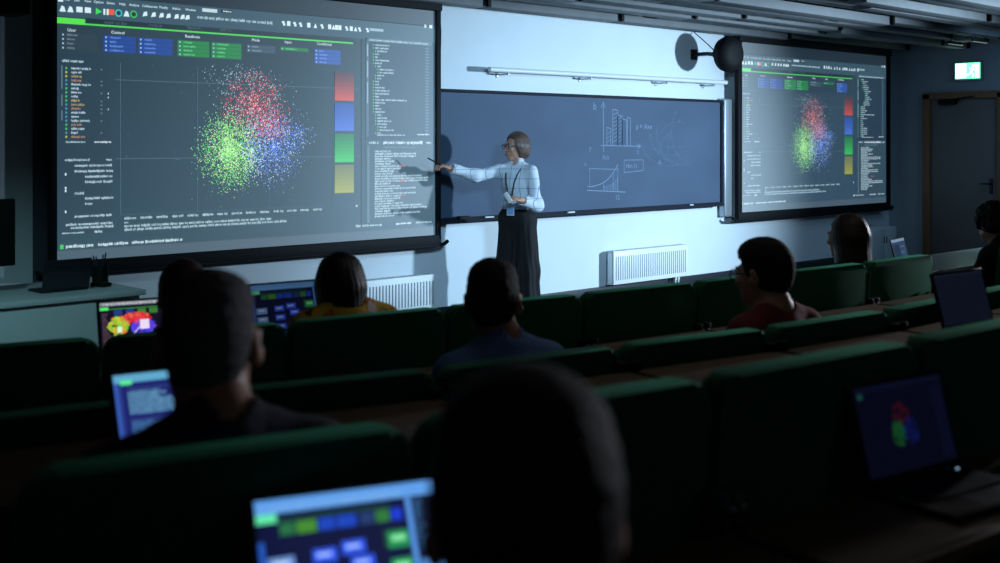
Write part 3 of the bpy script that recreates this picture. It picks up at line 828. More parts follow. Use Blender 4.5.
# front desk before the first row
r = thing('front_desk', 'long curved pale-topped desk before the front row', 'desk', (0, 0, 0))
xs = [.6 + .3 * i for i in range(31)]
def ya(x): return row_at(GA, HA, min(max(x, .92), 7.55))[0]
b = BM(); cols = []
for x in xs:
    y = ya(x); cols.append([b.verts.new((x, y + o_, z_)) for o_, z_ in ((.46, .78), (1.0, .78), (1.0, .75), (.46, .75))])
for A_, B_ in zip(cols, cols[1:]):
    for k in range(4): b.faces.new((A_[k], B_[k], B_[(k + 1) % 4], A_[(k + 1) % 4]))
b.faces.new(cols[0]); b.faces.new(list(reversed(cols[-1]))); obj('desk_top', b, M['desk_top'], r)
b = BM(); cols = []
for x in xs:
    y = ya(x); cols.append([b.verts.new((x, y + o_, z_)) for o_, z_ in ((.93, .75), (.95, .75), (.95, .12), (.93, .12))])
for A_, B_ in zip(cols, cols[1:]):
    for k in range(4): b.faces.new((A_[k], B_[k], B_[(k + 1) % 4], A_[(k + 1) % 4]))
b.faces.new(cols[0]); b.faces.new(list(reversed(cols[-1]))); obj('front_panel', b, M['desk_panel'], r)
for x in (.7, 2.1, 3.5, 4.9, 6.3, 7.9, 9.4):
    b = BM(); box(b, (x, ya(x) + .88, .375), (.04, .06, .75), .005); box(b, (x, ya(x) + .72, .02), (.04, .46, .04), .005); obj('leg', b, M['steel'], r)

# ---------------------------------------------------------------- laptops
NAVY = (14, 22, 70)
def pic_plot(p, rng, dim=1.0):
    D = lambda c: tuple(v * dim for v in c)
    p.rect(0, 0, 1, 1, D((22, 20, 38)), 1)
    p.rect(0, 0, 1, .07, D((120, 125, 135)), 2); p.words(.03, .035, .9, D((210, 215, 225)), .03, 3, rng, (.02, .05))
    p.rect(0, .09, .10, .15, D((80, 230, 110)), 3); p.rect(.1, .12, 1, .14, D((50, 130, 60)), 2)
    for s0, cc in ((.16, (36, 60, 130)), (.30, (36, 60, 130)), (.44, (60, 120, 50)), (.58, (60, 120, 50)), (.74, (60, 60, 80)), (.88, (36, 60, 130))): p.rect(s0, .15, s0 + .10, .25, D(cc), 3)
    for i in range(18): p.words(.02, .22 + i * .04, rng.uniform(.04, .10), D((120, 90, 100)), .016, 3, rng)
    def cloud(n, cs, ct, rs, rt, cols):
        for _ in range(n):
            a = rng.uniform(0, 2 * PI); d = math.sqrt(rng.random())
            s = cs + math.cos(a) * d * rs; t = ct + math.sin(a) * d * rt; z = rng.uniform(.012, .03)
            p.quad([(s - z, t), (s, t + z * 1.5), (s + z, t), (s, t - z * 1.5)], lin(D(rng.choice(cols))), 4)
    cloud(170, .42, .34, .17, .11, [(210, 30, 60), (230, 40, 80), (180, 30, 60), (235, 110, 60)])
    cloud(150, .21, .46, .12, .17, [(70, 190, 50), (160, 210, 50), (220, 200, 60), (90, 220, 80), (230, 120, 50)])
    cloud(130, .50, .50, .14, .13, [(60, 60, 220), (80, 70, 230), (120, 60, 210)])
    p.rect(.19, .47, .245, .58, D((220, 245, 220)), 6); p.rect(.46, .36, .57, .54, D((235, 220, 245)), 6)
    for k in range(12): p.rect(.37 + k * .008, .62 - k * .013, .382 + k * .008, .635 - k * .013, D((230, 220, 240)), 6)
def pic_nodes(p, rng, dim=1.0):
    D = lambda c: tuple(min(255, v * dim) for v in c)
    p.rect(0, 0, 1, 1, D((16, 22, 60)), 1)
    p.rect(0, 0, 1, .105, D((96, 160, 235)), 2); p.words(.02, .07, .8, D((150, 200, 250)), .02, 3, rng)
    p.rect(0, .105, .11, .17, D((100, 235, 170)), 3); p.rect(.11, .145, .74, .165, D((30, 70, 60)), 2)
    for s0, s1, cc in ((.12, .20, (40, 110, 70)), (.21, .32, (70, 140, 50)), (.33, .42, (30, 70, 190)), (.43, .54, (30, 70, 190)), (.56, .64, (36, 60, 110)), (.65, .73, (50, 120, 60)), (.74, .80, (30, 60, 210))):
        p.rect(s0, .18, s1, .27, D(cc), 3)
    p.rect(0, .30, .03, 1, D((40, 90, 190)), 2)
    for t0 in (.42, .58, .74): p.rect(.04, t0, .18, t0 + .11, D((110, 150, 215)), 3); p.rect(.07, t0 + .03, .15, t0 + .06, D((190, 215, 245)), 4)
    for s0, t0 in ((.28, .40), (.28, .56), (.28, .72), (.28, .88), (.44, .37), (.48, .49), (.48, .78), (.44, .92)):
        p.rect(s0, t0, s0 + .13, t0 + .10, D((50, 90, 240)), 3); p.rect(s0 + .02, t0 + .03, s0 + .10, t0 + .06, D((160, 190, 255)), 4)
    p.rect(.68, .33, .80, .47, D((30, 70, 60)), 2)
    for t0 in (.35, .55): p.rect(.70, t0, .82, t0 + .12, D((40, 150, 90)), 3); p.rect(.72, t0 + .03, .80, t0 + .07, D((140, 235, 170)), 4)
    p.rect(.83, .11, .86, 1, D((90, 150, 230)), 2)
    p.rect(.87, .11, 1, .55, D((18, 26, 50)), 2)
    for i in range(12): p.words(.875, .14 + i * .033, rng.uniform(.02, .05), D((70, 130, 190)), .014, 3, rng)
    p.rect(.87, .58, 1, .67, D((100, 160, 235)), 3); p.rect(.87, .69, 1, .84, D((40, 80, 170)), 3); p.words(.88, .74, .08, D((90, 150, 230)), .03, 4, rng)
    p.rect(.80, .88, .99, .93, D((90, 150, 220)), 3)
def pic_code(p, rng, dim=1.0):
    D = lambda c: tuple(v * dim for v in c)
    p.rect(0, 0, 1, 1, D((30, 38, 108)), 1)
    p.rect(0, 0, 1, .12, D((96, 168, 205)), 2); p.rect(.05, .085, .14, .15, D((90, 240, 150)), 3)
    p.rect(0, .12, .05, 1, D((46, 66, 140)), 2); p.rect(0, .12, .02, 1, D((60, 100, 190)), 3)
    p.words(.10, .22, .45, D((70, 90, 150)), .02, 3, rng)
    for i, L in enumerate((.26, .30, .24, .34, .42, .62, .66, .72, .70)): p.words(.10, .27 + i * .037, L, D((130, 200, 235)), .017, 3, rng, (.06, .16))
    p.words(.10, .66, .45, D((70, 90, 150)), .02, 3, rng)
    for i, L in enumerate((.30, .36, .28, .34, .30, .20)): p.words(.10, .70 + i * .04, L, D((80, 140, 195)), .024, 3, rng, (.04, .12))
def pic_dim(p, rng, dim=1.0):
    D = lambda c: tuple(v * dim for v in c)
    p.rect(0, 0, 1, 1, D((13, 15, 36)), 1); p.rect(.0, .0, 1, .06, D((18, 22, 48)), 2)
    p.rect(.03, .07, .08, .13, D((36, 90, 84)), 3)
    p.rect(.85, .12, .99, .95, D((16, 19, 46)), 2)
    def cloud(n, cs, ct, rs, rt, cols):
        for _ in range(n):
            a = rng.uniform(0, 2 * PI); d = math.sqrt(rng.random())
            s = cs + math.cos(a) * d * rs; t = ct + math.sin(a) * d * rt; z = rng.uniform(.01, .02)
            p.quad([(s - z, t), (s, t + z * 1.5), (s + z, t), (s, t - z * 1.5)], lin(D(rng.choice(cols))), 4)
    cloud(50, .46, .36, .09, .12, [(62, 16, 30), (70, 20, 34)]); cloud(70, .40, .58, .07, .16, [(24, 84, 44), (30, 96, 50)]); cloud(60, .54, .58, .08, .16, [(16, 26, 96), (20, 34, 110)])
def pic_off(p, rng, dim=1.0):
    p.rect(0, 0, 1, 1, tuple(v * dim for v in (15, 20, 34)), 1); p.rect(0, 0, 1, .05, tuple(v * dim for v in (20, 26, 40)), 2)
def pic_pale(p, rng, dim=1.0):
    p.rect(0, 0, 1, 1, (56, 78, 104), 1); p.rect(0, 0, 1, .10, (130, 160, 190), 2); p.rect(.05, .2, .5, .8, (40, 58, 84), 2); p.words(.55, .3, .35, (110, 140, 170), .04, 3, rng); p.words(.55, .5, .3, (110, 140, 170), .04, 3, rng)
def laptop(label, loc, rz, w, d, tilt, pic, strength=1.0, dim=1.0, seed=1, group='open laptops on the desks', base_d=None):
    r = thing('laptop', label, 'laptop', loc, rz, group)
    bd = base_d or d
    b = BM(); box(b, (0, -bd / 2, .008), (w, bd, .014), .005); obj('base', b, M['laptop'], r)
    b = BM(); box(b, (0, -bd * .36, .0158), (w * .88, bd * .46, .001))
    for i in range(5):
        for k in range(13): box(b, (-w * .41 + (k + .5) * w * .82 / 13, -bd * (.17 + i * .095), .0172), (w * .82 / 13 - .003, bd * .08, .0025))
    obj('keyboard', b, M['keys'], r)
    b = BM(); box(b, (0, -bd * .80, .0156), (w * .34, bd * .28, .001)); obj('touchpad', b, M['steel'], r)
    b = BM(); ball(b, (w * .40, -bd * .07, .0165), .0035, 8, (1, 1, .4)); obj('power_light', b, emit('power_glow', (150, 190, 220), 1.2), r)
    rot = Matrix.Rotation(-tilt, 3, 'X')
    b = BM(); box(b, rot @ Vector((0, 0, d / 2)), (w, .007, d), .003, rot=rot)
    for v in b.verts: v.co += Vector((0, 0, .014))
    lid = obj('lid', b, M['laptop'], r)
    b = BM(); box(b, rot @ Vector((0, -.0042, d / 2)), (w - .006, .0016, d - .006), rot=rot)
    for v in b.verts: v.co += Vector((0, 0, .014))
    obj('bezel', b, M['bezel'], lid)
    b = BM(); cyl(b, (-w * .36, 0, .014), (w * .36, 0, .014), .0055, n=10); obj('hinge', b, M['bezel'], r)
    if pic:
        p = Pic(w - .022, d - .026, .0003); pic(p, random.Random(seed), dim)
        o = p.build('screen', picture_mat('laptop_picture', .006, strength, .12), lid)
        o.location = Vector((0, 0, .014)) + rot @ Vector((0, -.0052, d / 2 + .004)); o.rotation_euler = (-tilt, 0, 0)
    return r
R18 = math.radians(18); R15 = math.radians(15)
laptop('laptop with a many-coloured plot and white boxes, on the front desk', (1.95, 4.05, .78), -.225, .33, .225, R18, pic_plot, 1.0)
laptop('laptop with small blue blocks beside the woman in yellow', (2.545, 3.96, .78), -.136, .345, .25, R18, pic_nodes, .8, .55, 2)
laptop('laptop with pale code lines before the grey-haired man', (1.18, 2.26, .935), -.194, .29, .18, math.radians(30), pic_code, 1.0, 1.0, 3)
laptop('bright laptop with blue and green blocks, nearest the viewer', (.922, 1.262, .91), -.332, .282, .212, math.radians(30), pic_nodes, 1.0, 1.0, 4)
laptop('dim laptop with a faint scatter plot at the lower right', (2.19, 1.13, .91), -.15, .30, .20, R15, pic_dim, .45, 1.0, 5)
laptop('laptop with a near-black blue screen behind the last second-row seat', (3.96, 1.844, .935), -.108, .32, .20, R15, pic_off, .8, 1.0, 6)
laptop('small open laptop beyond the long-haired woman, on the front desk', (6.87, 3.62, .78), .215, .30, .20, R15, pic_pale, .8, 1.0, 7)
lp = laptop('dark laptop seen from behind its lid on the instructor desk', (2.54, 6.24, .78), PI + .06, .27, .17, math.radians(12), None, group='open laptops on the desks')
b = BM(); box(b, (0, 0, .004), (.16, .09, .008), .004); small('phone', 'dark phone lying on the pale front desk by the aisle', 'phone', b, M['black'], (6.95, 3.52, .78), .2)
b = BM(); box(b, (0, 0, .006), (.30, .21, .012), .002); small('notebook', 'closed white notebook at the far end of the front desk', 'notebook', b, M['paper'], (9.2, 3.95, .78), .1)

# ---------------------------------------------------------------- figures: smooth blended surfaces from distance fields
def V3(*a): return np.array(a, dtype=np.float32)
class Field:
    def __init__(self, lo, hi, h):
        self.lo = np.array(lo, dtype=np.float32); self.h = h
        self.n = np.ceil((np.array(hi) - self.lo) / h).astype(int) + 1
        self.d = np.full(self.n, 0.25, dtype=np.float32)
    def _sub(self, lo, hi):
        i0 = np.clip(np.floor((np.array(lo) - self.lo) / self.h).astype(int), 0, self.n - 1)
        i1 = np.clip(np.ceil((np.array(hi) - self.lo) / self.h).astype(int) + 1, 1, self.n)
        sl = tuple(slice(a, b_) for a, b_ in zip(i0, i1))
        ax = [self.lo[k] + self.h * np.arange(i0[k], i1[k], dtype=np.float32) for k in range(3)]
        return sl, np.meshgrid(*ax, indexing='ij')
    def _smin(self, a, b_, k):
        if k <= 0: return np.minimum(a, b_)
        hh = np.maximum(k - np.abs(a - b_), 0) / k
        return np.minimum(a, b_) - hh * hh * k * .25
    def apply(self, fn, lo, hi, k, op='add', pad=.06):
        sl, P = self._sub(np.array(lo) - pad, np.array(hi) + pad)
        if any(s.stop <= s.start for s in sl): return
        e = fn(P).astype(np.float32); cur = self.d[sl]
        if op == 'add': self.d[sl] = self._smin(cur, e, k)
        elif op == 'cut': self.d[sl] = -self._smin(-cur, e, k)
    def cone(self, a, b_, ra, rb, k=.03, op='add'):
        a = V3(*a); b_ = V3(*b_); ba = b_ - a; L2 = float(ba @ ba) + 1e-9; R = max(ra, rb)
        def fn(P):
            x, y, z = P[0] - a[0], P[1] - a[1], P[2] - a[2]
            t = np.clip((x * ba[0] + y * ba[1] + z * ba[2]) / L2, 0, 1)
            return np.sqrt((x - t * ba[0]) ** 2 + (y - t * ba[1]) ** 2 + (z - t * ba[2]) ** 2) - (ra + t * (rb - ra))
        self.apply(fn, np.minimum(a, b_) - R, np.maximum(a, b_) + R, k, op)
    def ell(self, c, r, k=.03, op='add', rot=None):
        c = V3(*c); r = V3(*r); R = float(max(r))
        Rm = None if rot is None else np.array(rot.transposed(), dtype=np.float32)
        def fn(P):
            x, y, z = P[0] - c[0], P[1] - c[1], P[2] - c[2]
            if Rm is not None:
                x, y, z = (Rm[0, 0] * x + Rm[0, 1] * y + Rm[0, 2] * z, Rm[1, 0] * x + Rm[1, 1] * y + Rm[1, 2] * z, Rm[2, 0] * x + Rm[2, 1] * y + Rm[2, 2] * z)
            k0 = np.sqrt((x / r[0]) ** 2 + (y / r[1]) ** 2 + (z / r[2]) ** 2)
            k1 = np.sqrt((x / r[0] ** 2) ** 2 + (y / r[1] ** 2) ** 2 + (z / r[2] ** 2) ** 2) + 1e-6
            return k0 * (k0 - 1) / k1
        self.apply(fn, c - R, c + R, k, op)
    def mask(self, fn, k=.01):
        """keep only where fn(P) < 0"""
        sl, P = self._sub(self.lo, self.lo + self.h * self.n)
        e = fn(P).astype(np.float32)
        self.d = -self._smin(-self.d, -e, k)
    def bump(self, fn):
        sl, P = self._sub(self.lo, self.lo + self.h * self.n)
        self.d = self.d + fn(P).astype(np.float32)
    def mesh(self, name, m, parent=None):
        d = self.d
        for ax in range(3):       # close at the border
            s = [slice(None)] * 3
            for e in (0, -1):
                s[ax] = e; d[tuple(s)] = np.maximum(d[tuple(s)], 1e-3)
        ins = d < 0
        nx, ny, nz = d.shape
        cnt = np.zeros((nx - 1, ny - 1, nz - 1), dtype=np.int8)
        offs = [(i, j, k) for i in (0, 1) for j in (0, 1) for k in (0, 1)]
        for i, j, k in offs: cnt += ins[i:nx - 1 + i, j:ny - 1 + j, k:nz - 1 + k]
        act = (cnt > 0) & (cnt < 8)
        ci = np.argwhere(act)
        idx = np.full(act.shape, -1, dtype=np.int64); idx[act] = np.arange(len(ci))
        val = np.stack([d[ci[:, 0] + i, ci[:, 1] + j, ci[:, 2] + k] for i, j, k in offs], 1)
        O = np.array(offs, dtype=np.float32)
        acc = np.zeros((len(ci), 3), dtype=np.float32); num = np.zeros(len(ci), dtype=np.float32)
        for a in range(8):
            for c_ in range(a + 1, 8):
                if np.abs(O[a] - O[c_]).sum() != 1: continue
                va, vb = val[:, a], val[:, c_]
                x = (va < 0) != (vb < 0)
                t = np.where(x, va / np.where(np.abs(va - vb) < 1e-9, 1, va - vb), 0)
                acc += np.where(x[:, None], O[a] + t[:, None] * (O[c_] - O[a]), 0); num += x
        verts = self.lo + self.h * (ci + acc / num[:, None])
        quads = []
        for ax in range(3):
            u, v = (ax + 1) % 3, (ax + 2) % 3
            s0 = [slice(None)] * 3; s1 = [slice(None)] * 3
            s0[ax] = slice(0, -1); s1[ax] = slice(1, None)
            x = ins[tuple(s0)] != ins[tuple(s1)]
            e = np.argwhere(x)
            e = e[(e[:, u] > 0) & (e[:, v] > 0) & (e[:, u] < d.shape[u] - 1) & (e[:, v] < d.shape[v] - 1)]
            def cell(du, dv):
                q = e.copy(); q[:, u] -= du; q[:, v] -= dv; return idx[q[:, 0], q[:, 1], q[:, 2]]
            q = np.stack([cell(1, 1), cell(0, 1), cell(0, 0), cell(1, 0)], 1)
            fl = ins[e[:, 0], e[:, 1], e[:, 2]]
            q[~fl] = q[~fl][:, ::-1]
            quads.append(q)
        quads = np.concatenate(quads)
        quads = quads[(quads >= 0).all(1)]
        me = bpy.data.meshes.new(name)
        me.vertices.add(len(verts)); me.vertices.foreach_set('co', verts.astype(np.float32).ravel())
        me.loops.add(quads.size); me.loops.foreach_set('vertex_index', quads.ravel().astype(np.int32))
        me.polygons.add(len(quads)); me.polygons.foreach_set('loop_start', np.arange(0, quads.size, 4, dtype=np.int32))
        me.polygons.foreach_set('use_smooth', np.ones(len(quads), dtype=bool))
        me.update(calc_edges=True); me.validate()
        return link_mesh(name, me, m, parent)

class Head:
    """head-local frame: +Y face, +Z up, centre of the head at c"""
    def __init__(self, c, yaw=0, pitch=0, roll=0, s=1.0):
        self.c = Vector(c); self.R = Matrix.Rotation(yaw, 3, 'Z') @ Matrix.Rotation(pitch, 3, 'X') @ Matrix.Rotation(roll, 3, 'Y'); self.s = s
    def p(self, x, y, z): return tuple(self.c + self.R @ (Vector((x, y, z)) * self.s))
    def loc(self, P):
        A = np.array(self.R.transposed(), dtype=np.float32); x, y, z = P[0] - self.c.x, P[1] - self.c.y, P[2] - self.c.z
        return [(A[i, 0] * x + A[i, 1] * y + A[i, 2] * z) / self.s for i in range(3)]
    def r(self, *v): return tuple(a * self.s for a in v)
def add_head(f, h, neck_to, female=False):
    E = lambda c, r, k=.03, op='add', rot=None: f.ell(h.p(*c), h.r(*r), k, op, h.R if rot is None else h.R @ rot)
    E((0, -.014, .030), (.074, .093, .086), .0)
    E((0, .036, -.038), (.055 if female else .059, .060, .074), .04)
    E((0, .012, -.06), (.058, .055, .045), .03)
    E((0, .074, -.094), (.022, .020, .018), .03)
    E((0, .084, .022), (.046, .016, .012), .02)
    for s in (-1, 1):
        E((s * .036, .078, -.022), (.018, .014, .014), .02)
        E((s * .031, .106, .004), (.013, .016, .009), .012, 'cut')
        E((s * .081, -.010, -.006), (.0085, .022, .034), .008, 'add', Matrix.Rotation(s * -.5, 3, 'Z'))
        E((s * .091, -.002, .0), (.006, .010, .016), .006, 'cut')
    f.cone(h.p(0, .092, .006), h.p(0, .116, -.030), .008 * h.s, .0115 * h.s, .014)
    for s in (-1, 1): f.ell(h.p(s * .011, .104, -.033), h.r(.008, .010, .007), .008)
    E((0, .094, -.060), (.022, .011, .0055), .008); E((0, .092, -.070), (.019, .011, .006), .008)
    rn = .047 if female else .052
    f.cone(h.p(0, -.022, -.05), neck_to, rn * h.s, rn * 1.08 * h.s, .03)
def head_extras(h, parent, skin_m, lips=True):
    for s in (-1, 1):
        b = BM(); ball(b, h.p(s * .031, .0875, .004), .0118 * h.s, 14); e = obj('eye', b, M['eye'], parent)
        b = BM(); ball(b, h.p(s * .031, .0955, .004), .0062 * h.s, 10); obj('iris', b, M['iris'], e)
def brows(h, parent, m):
    for s in (-1, 1):
        b = BM(); tube(b, [h.p(s * .014, .0985, .020), h.p(s * .030, .0985, .026), h.p(s * .047, .088, .021)], [.0035, .004, .002], 6); obj('eyebrow', b, m, parent)
def glasses(h, parent, m):
    r = None
    b = BM()
    for s in (-1, 1):
        tube(b, [h.p(s * .033 + .024 * math.cos(a), .112 - .004 * abs(math.cos(a)), .0 + .019 * math.sin(a)) for a in [2 * PI * k / 20 for k in range(20)]], .0022, 6, True)
        tube(b, [h.p(s * .057, .108, .006), h.p(s * .074, .08, .008), h.p(s * .084, .0, .006), h.p(s * .085, -.02, -.008)], .002, 6)
    tube(b, [h.p(-.010, .111, .004), h.p(0, .115, .007), h.p(.010, .111, .004)], .002, 6)
    return obj('glasses', b, m, parent)
def hand(f, wrist, d, n, length=.18, curl=.5, side=1, spread=.16):
    """wrist -> fingers along d; n = back-of-hand normal; side: thumb side sign"""
    w = Vector(wrist); d = Vector(d).normalized(); n = Vector(n); n = (n - d * n.dot(d)).normalized(); s = d.cross(n) * side
    k = length / .18
    pc = w + d * .055 * k
    Rm = Matrix((s, d, n)).transposed()
    f.ell(pc, (.040 * k, .052 * k, .015 * k), .015, 'add', Rm)
    f.cone(w - d * .03, w + d * .015 * k, .025 * k, .022 * k, .02)
    for i, (o, L) in enumerate(((.030, .070), (.010, .078), (-.010, .073), (-.029, .058))):
        L *= k
        a = w + d * .09 * k + s * o * k
        dd = (d + s * o * spread * 12 * .5).normalized()
        c1 = curl * (1 + .12 * i)
        p1 = a + (dd * math.cos(c1 * .6) - n * math.sin(c1 * .6)) * L * .45
        p2 = p1 + (dd * math.cos(c1 * 1.4) - n * math.sin(c1 * 1.4)) * L * .32
        p3 = p2 + (dd * math.cos(c1 * 2.0) - n * math.sin(c1 * 2.0)) * L * .26
        f.cone(a, p1, .0088 * k, .0082 * k, .004); f.cone(p1, p2, .0082 * k, .0075 * k, .003); f.cone(p2, p3, .0075 * k, .0062 * k, .003)
    t0 = w + d * .03 * k + s * .03 * k; t1 = t0 + (d * .7 + s * .6 - n * .3).normalized() * .038 * k; t2 = t1 + (d * .9 + s * .15 - n * .3).normalized() * .032 * k
    f.cone(t0, t1, .012 * k, .0098 * k, .012); f.cone(t1, t2, .0095 * k, .0075 * k, .003)

def fold(P, amp, f1=38., f2=61.):
    return amp * (np.sin(P[0] * f1 + 2.1 * np.sin(P[2] * 17)) * np.sin(P[2] * f2 * .6 + P[1] * 23) + .5 * np.sin(P[1] * f2 + P[2] * 31 + 1.3))

def short_hair(h, m, parent, grow=.012, front=.055, back=-.075, top=.0, name='hair', noise=.0007, step=.005):
    f = Field(h.c - Vector((.16, .17, .17)), h.c + Vector((.16, .17, .18)), step)
    f.ell(h.p(0, -.014, .030), h.r(.074 + grow * .55, .093 + grow, .086 + grow), 0, 'add', h.R)
    if top: f.ell(h.p(0, .01, .085), h.r(.066, .085, .03 + top), .03, 'add', h.R)
    f.ell(h.p(0, -.040, -.025), h.r(.058, .052 + grow * .5, .055), .03, 'add', h.R)
    def keep(P):
        x, y, z = h.loc(P)
        # hairline: high over the forehead, above the ears at the side, low at the nape
        t = np.clip((y + .03) / .10, 0, 1); zl = back + (front - back) * (t * t * (3 - 2 * t))
        side = np.clip(1 - np.abs(y + .004) / .030, 0, 1) * .05
        return (zl + side * (np.abs(x) > .06) - z) * .75
    f.mask(keep, .008)
    def b_(P):
        x, y, z = h.loc(P)
        return noise * (np.sin(x * 190 + 3 * np.sin(z * 70)) * np.sin(y * 170 + 2 * np.sin(x * 90)) + .7 * np.sin(z * 240 + x * 90))
    f.bump(b_)
    return f.mesh(name, m, parent)
def long_hair(h, m, parent, bottom, width=.085, depth=.085, front=.05, flare=.0, step=.006, part_s=0.0, sidefront=.035, soft=.02):
    zl = bottom
    f = Field(h.c + Vector((-.22, -.22, zl - .05)), h.c + Vector((.22, .2, .17)), step)
    f.ell(h.p(0, -.014, .030), h.r(.089, .106, .100), 0, 'add', h.R)
    a = h.p(0, -.028, .01); e = Vector(h.p(0, -.045, zl + .02))
    def col(P):
        x, y, z = h.loc(P)
        t = np.clip((.03 - z) / (.03 - zl), 0, 1)
        rx = width + flare * t; ry = depth - .012 * t
        q = np.sqrt((x / rx) ** 2 + ((y + .022 + .012 * t) / ry) ** 2)
        d = (q - 1) * np.minimum(rx, ry)
        e2 = zl + .5 * soft - z + soft * 1.2 * (x / .09) ** 2 * .3
        hh = np.maximum(soft - np.abs(d - e2), 0) / soft
        rise = np.clip((z + .01) / .07, 0, 1)
        return np.maximum(np.maximum(d, e2) + hh * hh * soft * .25 + rise * rise * .05, z - .07)
    f.apply(col, np.array(h.c) + V3(-.25, -.25, zl - .05), np.array(h.c) + V3(.25, .25, .1), .045)
    def face(P):
        x, y, z = h.loc(P)
        # opening for the face
        w_ = .062 - .10 * np.clip(z - .03, 0, 1)
        d = np.maximum(np.maximum(np.abs(x) - w_, sidefront - y), z - (.078 - .9 * np.clip(np.abs(x) - .01, 0, 1) * .5))
        return d
    sl, P = f._sub(f.lo, f.lo + f.h * f.n)
    f.d = -f._smin(-f.d, face(P).astype(np.float32), .012)
    def b_(P):
        x, y, z = h.loc(P); an = np.arctan2(y + .02, x)
        return .0009 * np.sin(an * 26 + 3 * np.sin(z * 14)) + .0007 * np.sin(an * 57 + z * 20)
    f.bump(b_)
    return f.mesh('hair', m, parent)
def curly_hair(h, m, parent, step=.006):
    f = Field(h.c - Vector((.2, .2, .2)), h.c + Vector((.2, .2, .2)), step)
    f.ell(h.p(0, -.02, .03), h.r(.10, .112, .105), 0, 'add', h.R)
    g = random.Random(9)
    for i in range(120):
        a = g.uniform(0, 2 * PI); z = g.uniform(-.55, 1); rr = math.sqrt(max(0, 1 - z * z))
        x, y, zz = rr * math.cos(a) * .102, rr * math.sin(a) * .114 - .02, z * .108 + .03
        if y > .05 and zz < .075: continue
        f.ell(h.p(x, y, zz), (.020,) * 3, .008)
    def face(P):
        x, y, z = h.loc(P); return np.maximum(np.maximum(np.abs(x) - .058, .045 - y), z - .07)
    sl, P = f._sub(f.lo, f.lo + f.h * f.n); f.d = -f._smin(-f.d, face(P).astype(np.float32), .012)
    return f.mesh('hair', m, parent)

def seated(label, x, y, floor, rz, top, yaw, skin, shirt, hair, female=False, dx=0.0, desk=.90, spec=None, collar=True, head_s=1.0, group='seated audience seen from behind', pitch=-.06, wide=1.0, trouser='jeans', lift=0.0, reach=.34):
    """a person on an auditorium seat, forearms on the desk. Local +Y is forward, z measured from the row's floor."""
    TH = top - floor; T = TH + lift
    h = Head((0, .03, TH - .134 * head_s), yaw, pitch, 0, head_s)
    sw = (.152 if female else .160) * wide
    nk = (0, -.02, T - .245)
    sh = {s: (s * sw, -.02, T - .328) for s in (-1, 1)}
    eb = {s: (s * (sw + .045), .10, T - .57) for s in (-1, 1)}
    wz = desk - floor + .035
    wr = {s: (s * .15, reach, wz) for s in (-1, 1)}
    hip = {s: (s * .085, -.06, .50) for s in (-1, 1)}; kn = {s: (s * .11, .37, .49) for s in (-1, 1)}; an = {s: (s * .10, .36, .09) for s in (-1, 1)}
    f = Field((-.42, -.32, -.03), (.42, .66, T + .05), .007)
    f.ell((0, -.045, T - .44), (sw * .82, .085, .15), 0); f.ell((0, -.06, .60), (.13, .09, .14), .05); f.cone((0, -.05, T - .5), (0, -.06, .55), .10, .11, .05)
    for s in (-1, 1):
        f.cone(nk, sh[s], .045, .045, .04)
        f.cone(sh[s], eb[s], .045, .036, .03); f.cone(eb[s], wr[s], .036, .024, .02)
        hand(f, wr[s], (-.25 * s, .95, -.10), (0, .1, 1), .175, .35, -s)
        f.cone(hip[s], kn[s], .066, .048, .04); f.cone(kn[s], an[s], .046, .034, .03); f.cone(an[s], (an[s][0], an[s][1] + .13, .045), .034, .028, .03)
    add_head(f, h, nk, female)
    body = f.mesh('person', M[skin])
    body.location = (x, y, floor); body.rotation_euler = (0, 0, rz); tag(body, label, 'person', group)
    # shirt
    f = Field((-.42, -.34, .40), (.42, .62, T - .10), .008)
    f.ell((0, -.045, T - .43), (sw * .92, .108, .17), 0); f.ell((0, -.06, .62), (.155, .118, .15), .06); f.cone((0, -.05, T - .5), (0, -.06, .57), .118, .128, .05)
    for s in (-1, 1):
        f.cone((s * .03, -.025, T - .262), sh[s], .052, .060, .05)
        f.cone(sh[s], eb[s], .062, .050, .04); f.cone(eb[s], wr[s], .050, .036, .03)
    if collar:
        f.cone((0, -.022, T - .255), (0, -.016, T - .222), .072, .064, .012); f.cone((0, -.018, T - .24), (0, -.01, T - .19), .060, .060, .006, 'cut')
    else: f.cone((0, -.018, T - .235), (0, -.01, T - .19), .066, .066, .01, 'cut')
    f.mask(lambda P: .455 - P[2], .01)
    for s in (-1, 1): f.ell((wr[s][0] * .98, wr[s][1] + .02, wr[s][2]), (.05, .03, .05), .004, 'cut')
    f.bump(lambda P: fold(P, .0022))
    f.mesh('shirt', M[shirt], body)
    # trousers and shoes
    f = Field((-.30, -.30, .0), (.30, .62, .72), .009)
    f.ell((0, -.06, .54), (.165, .125, .11), 0)
    for s in (-1, 1): f.cone(hip[s], kn[s], .084, .066, .05); f.cone(kn[s], (an[s][0], an[s][1], .08), .062, .052, .03)
    f.mesh('trousers', M[trouser], body)
    for s in (-1, 1):
        f = Field((an[s][0] - .09, an[s][1] - .12, -.01), (an[s][0] + .09, an[s][1] + .26, .14), .007)
        f.ell((an[s][0], an[s][1] + .06, .045), (.045, .13, .044), 0); f.cone(an[s], (an[s][0], an[s][1], .06), .046, .048, .03); f.mask(lambda P: .002 - P[2], .005)
        f.mesh('shoe', M['shoe'], body)
    head_extras(h, body, M[skin]); brows(h, body, M[hair])
    return body, h

def rowrot(gx, gy, x): return row_at(gx, gy, x)[1]
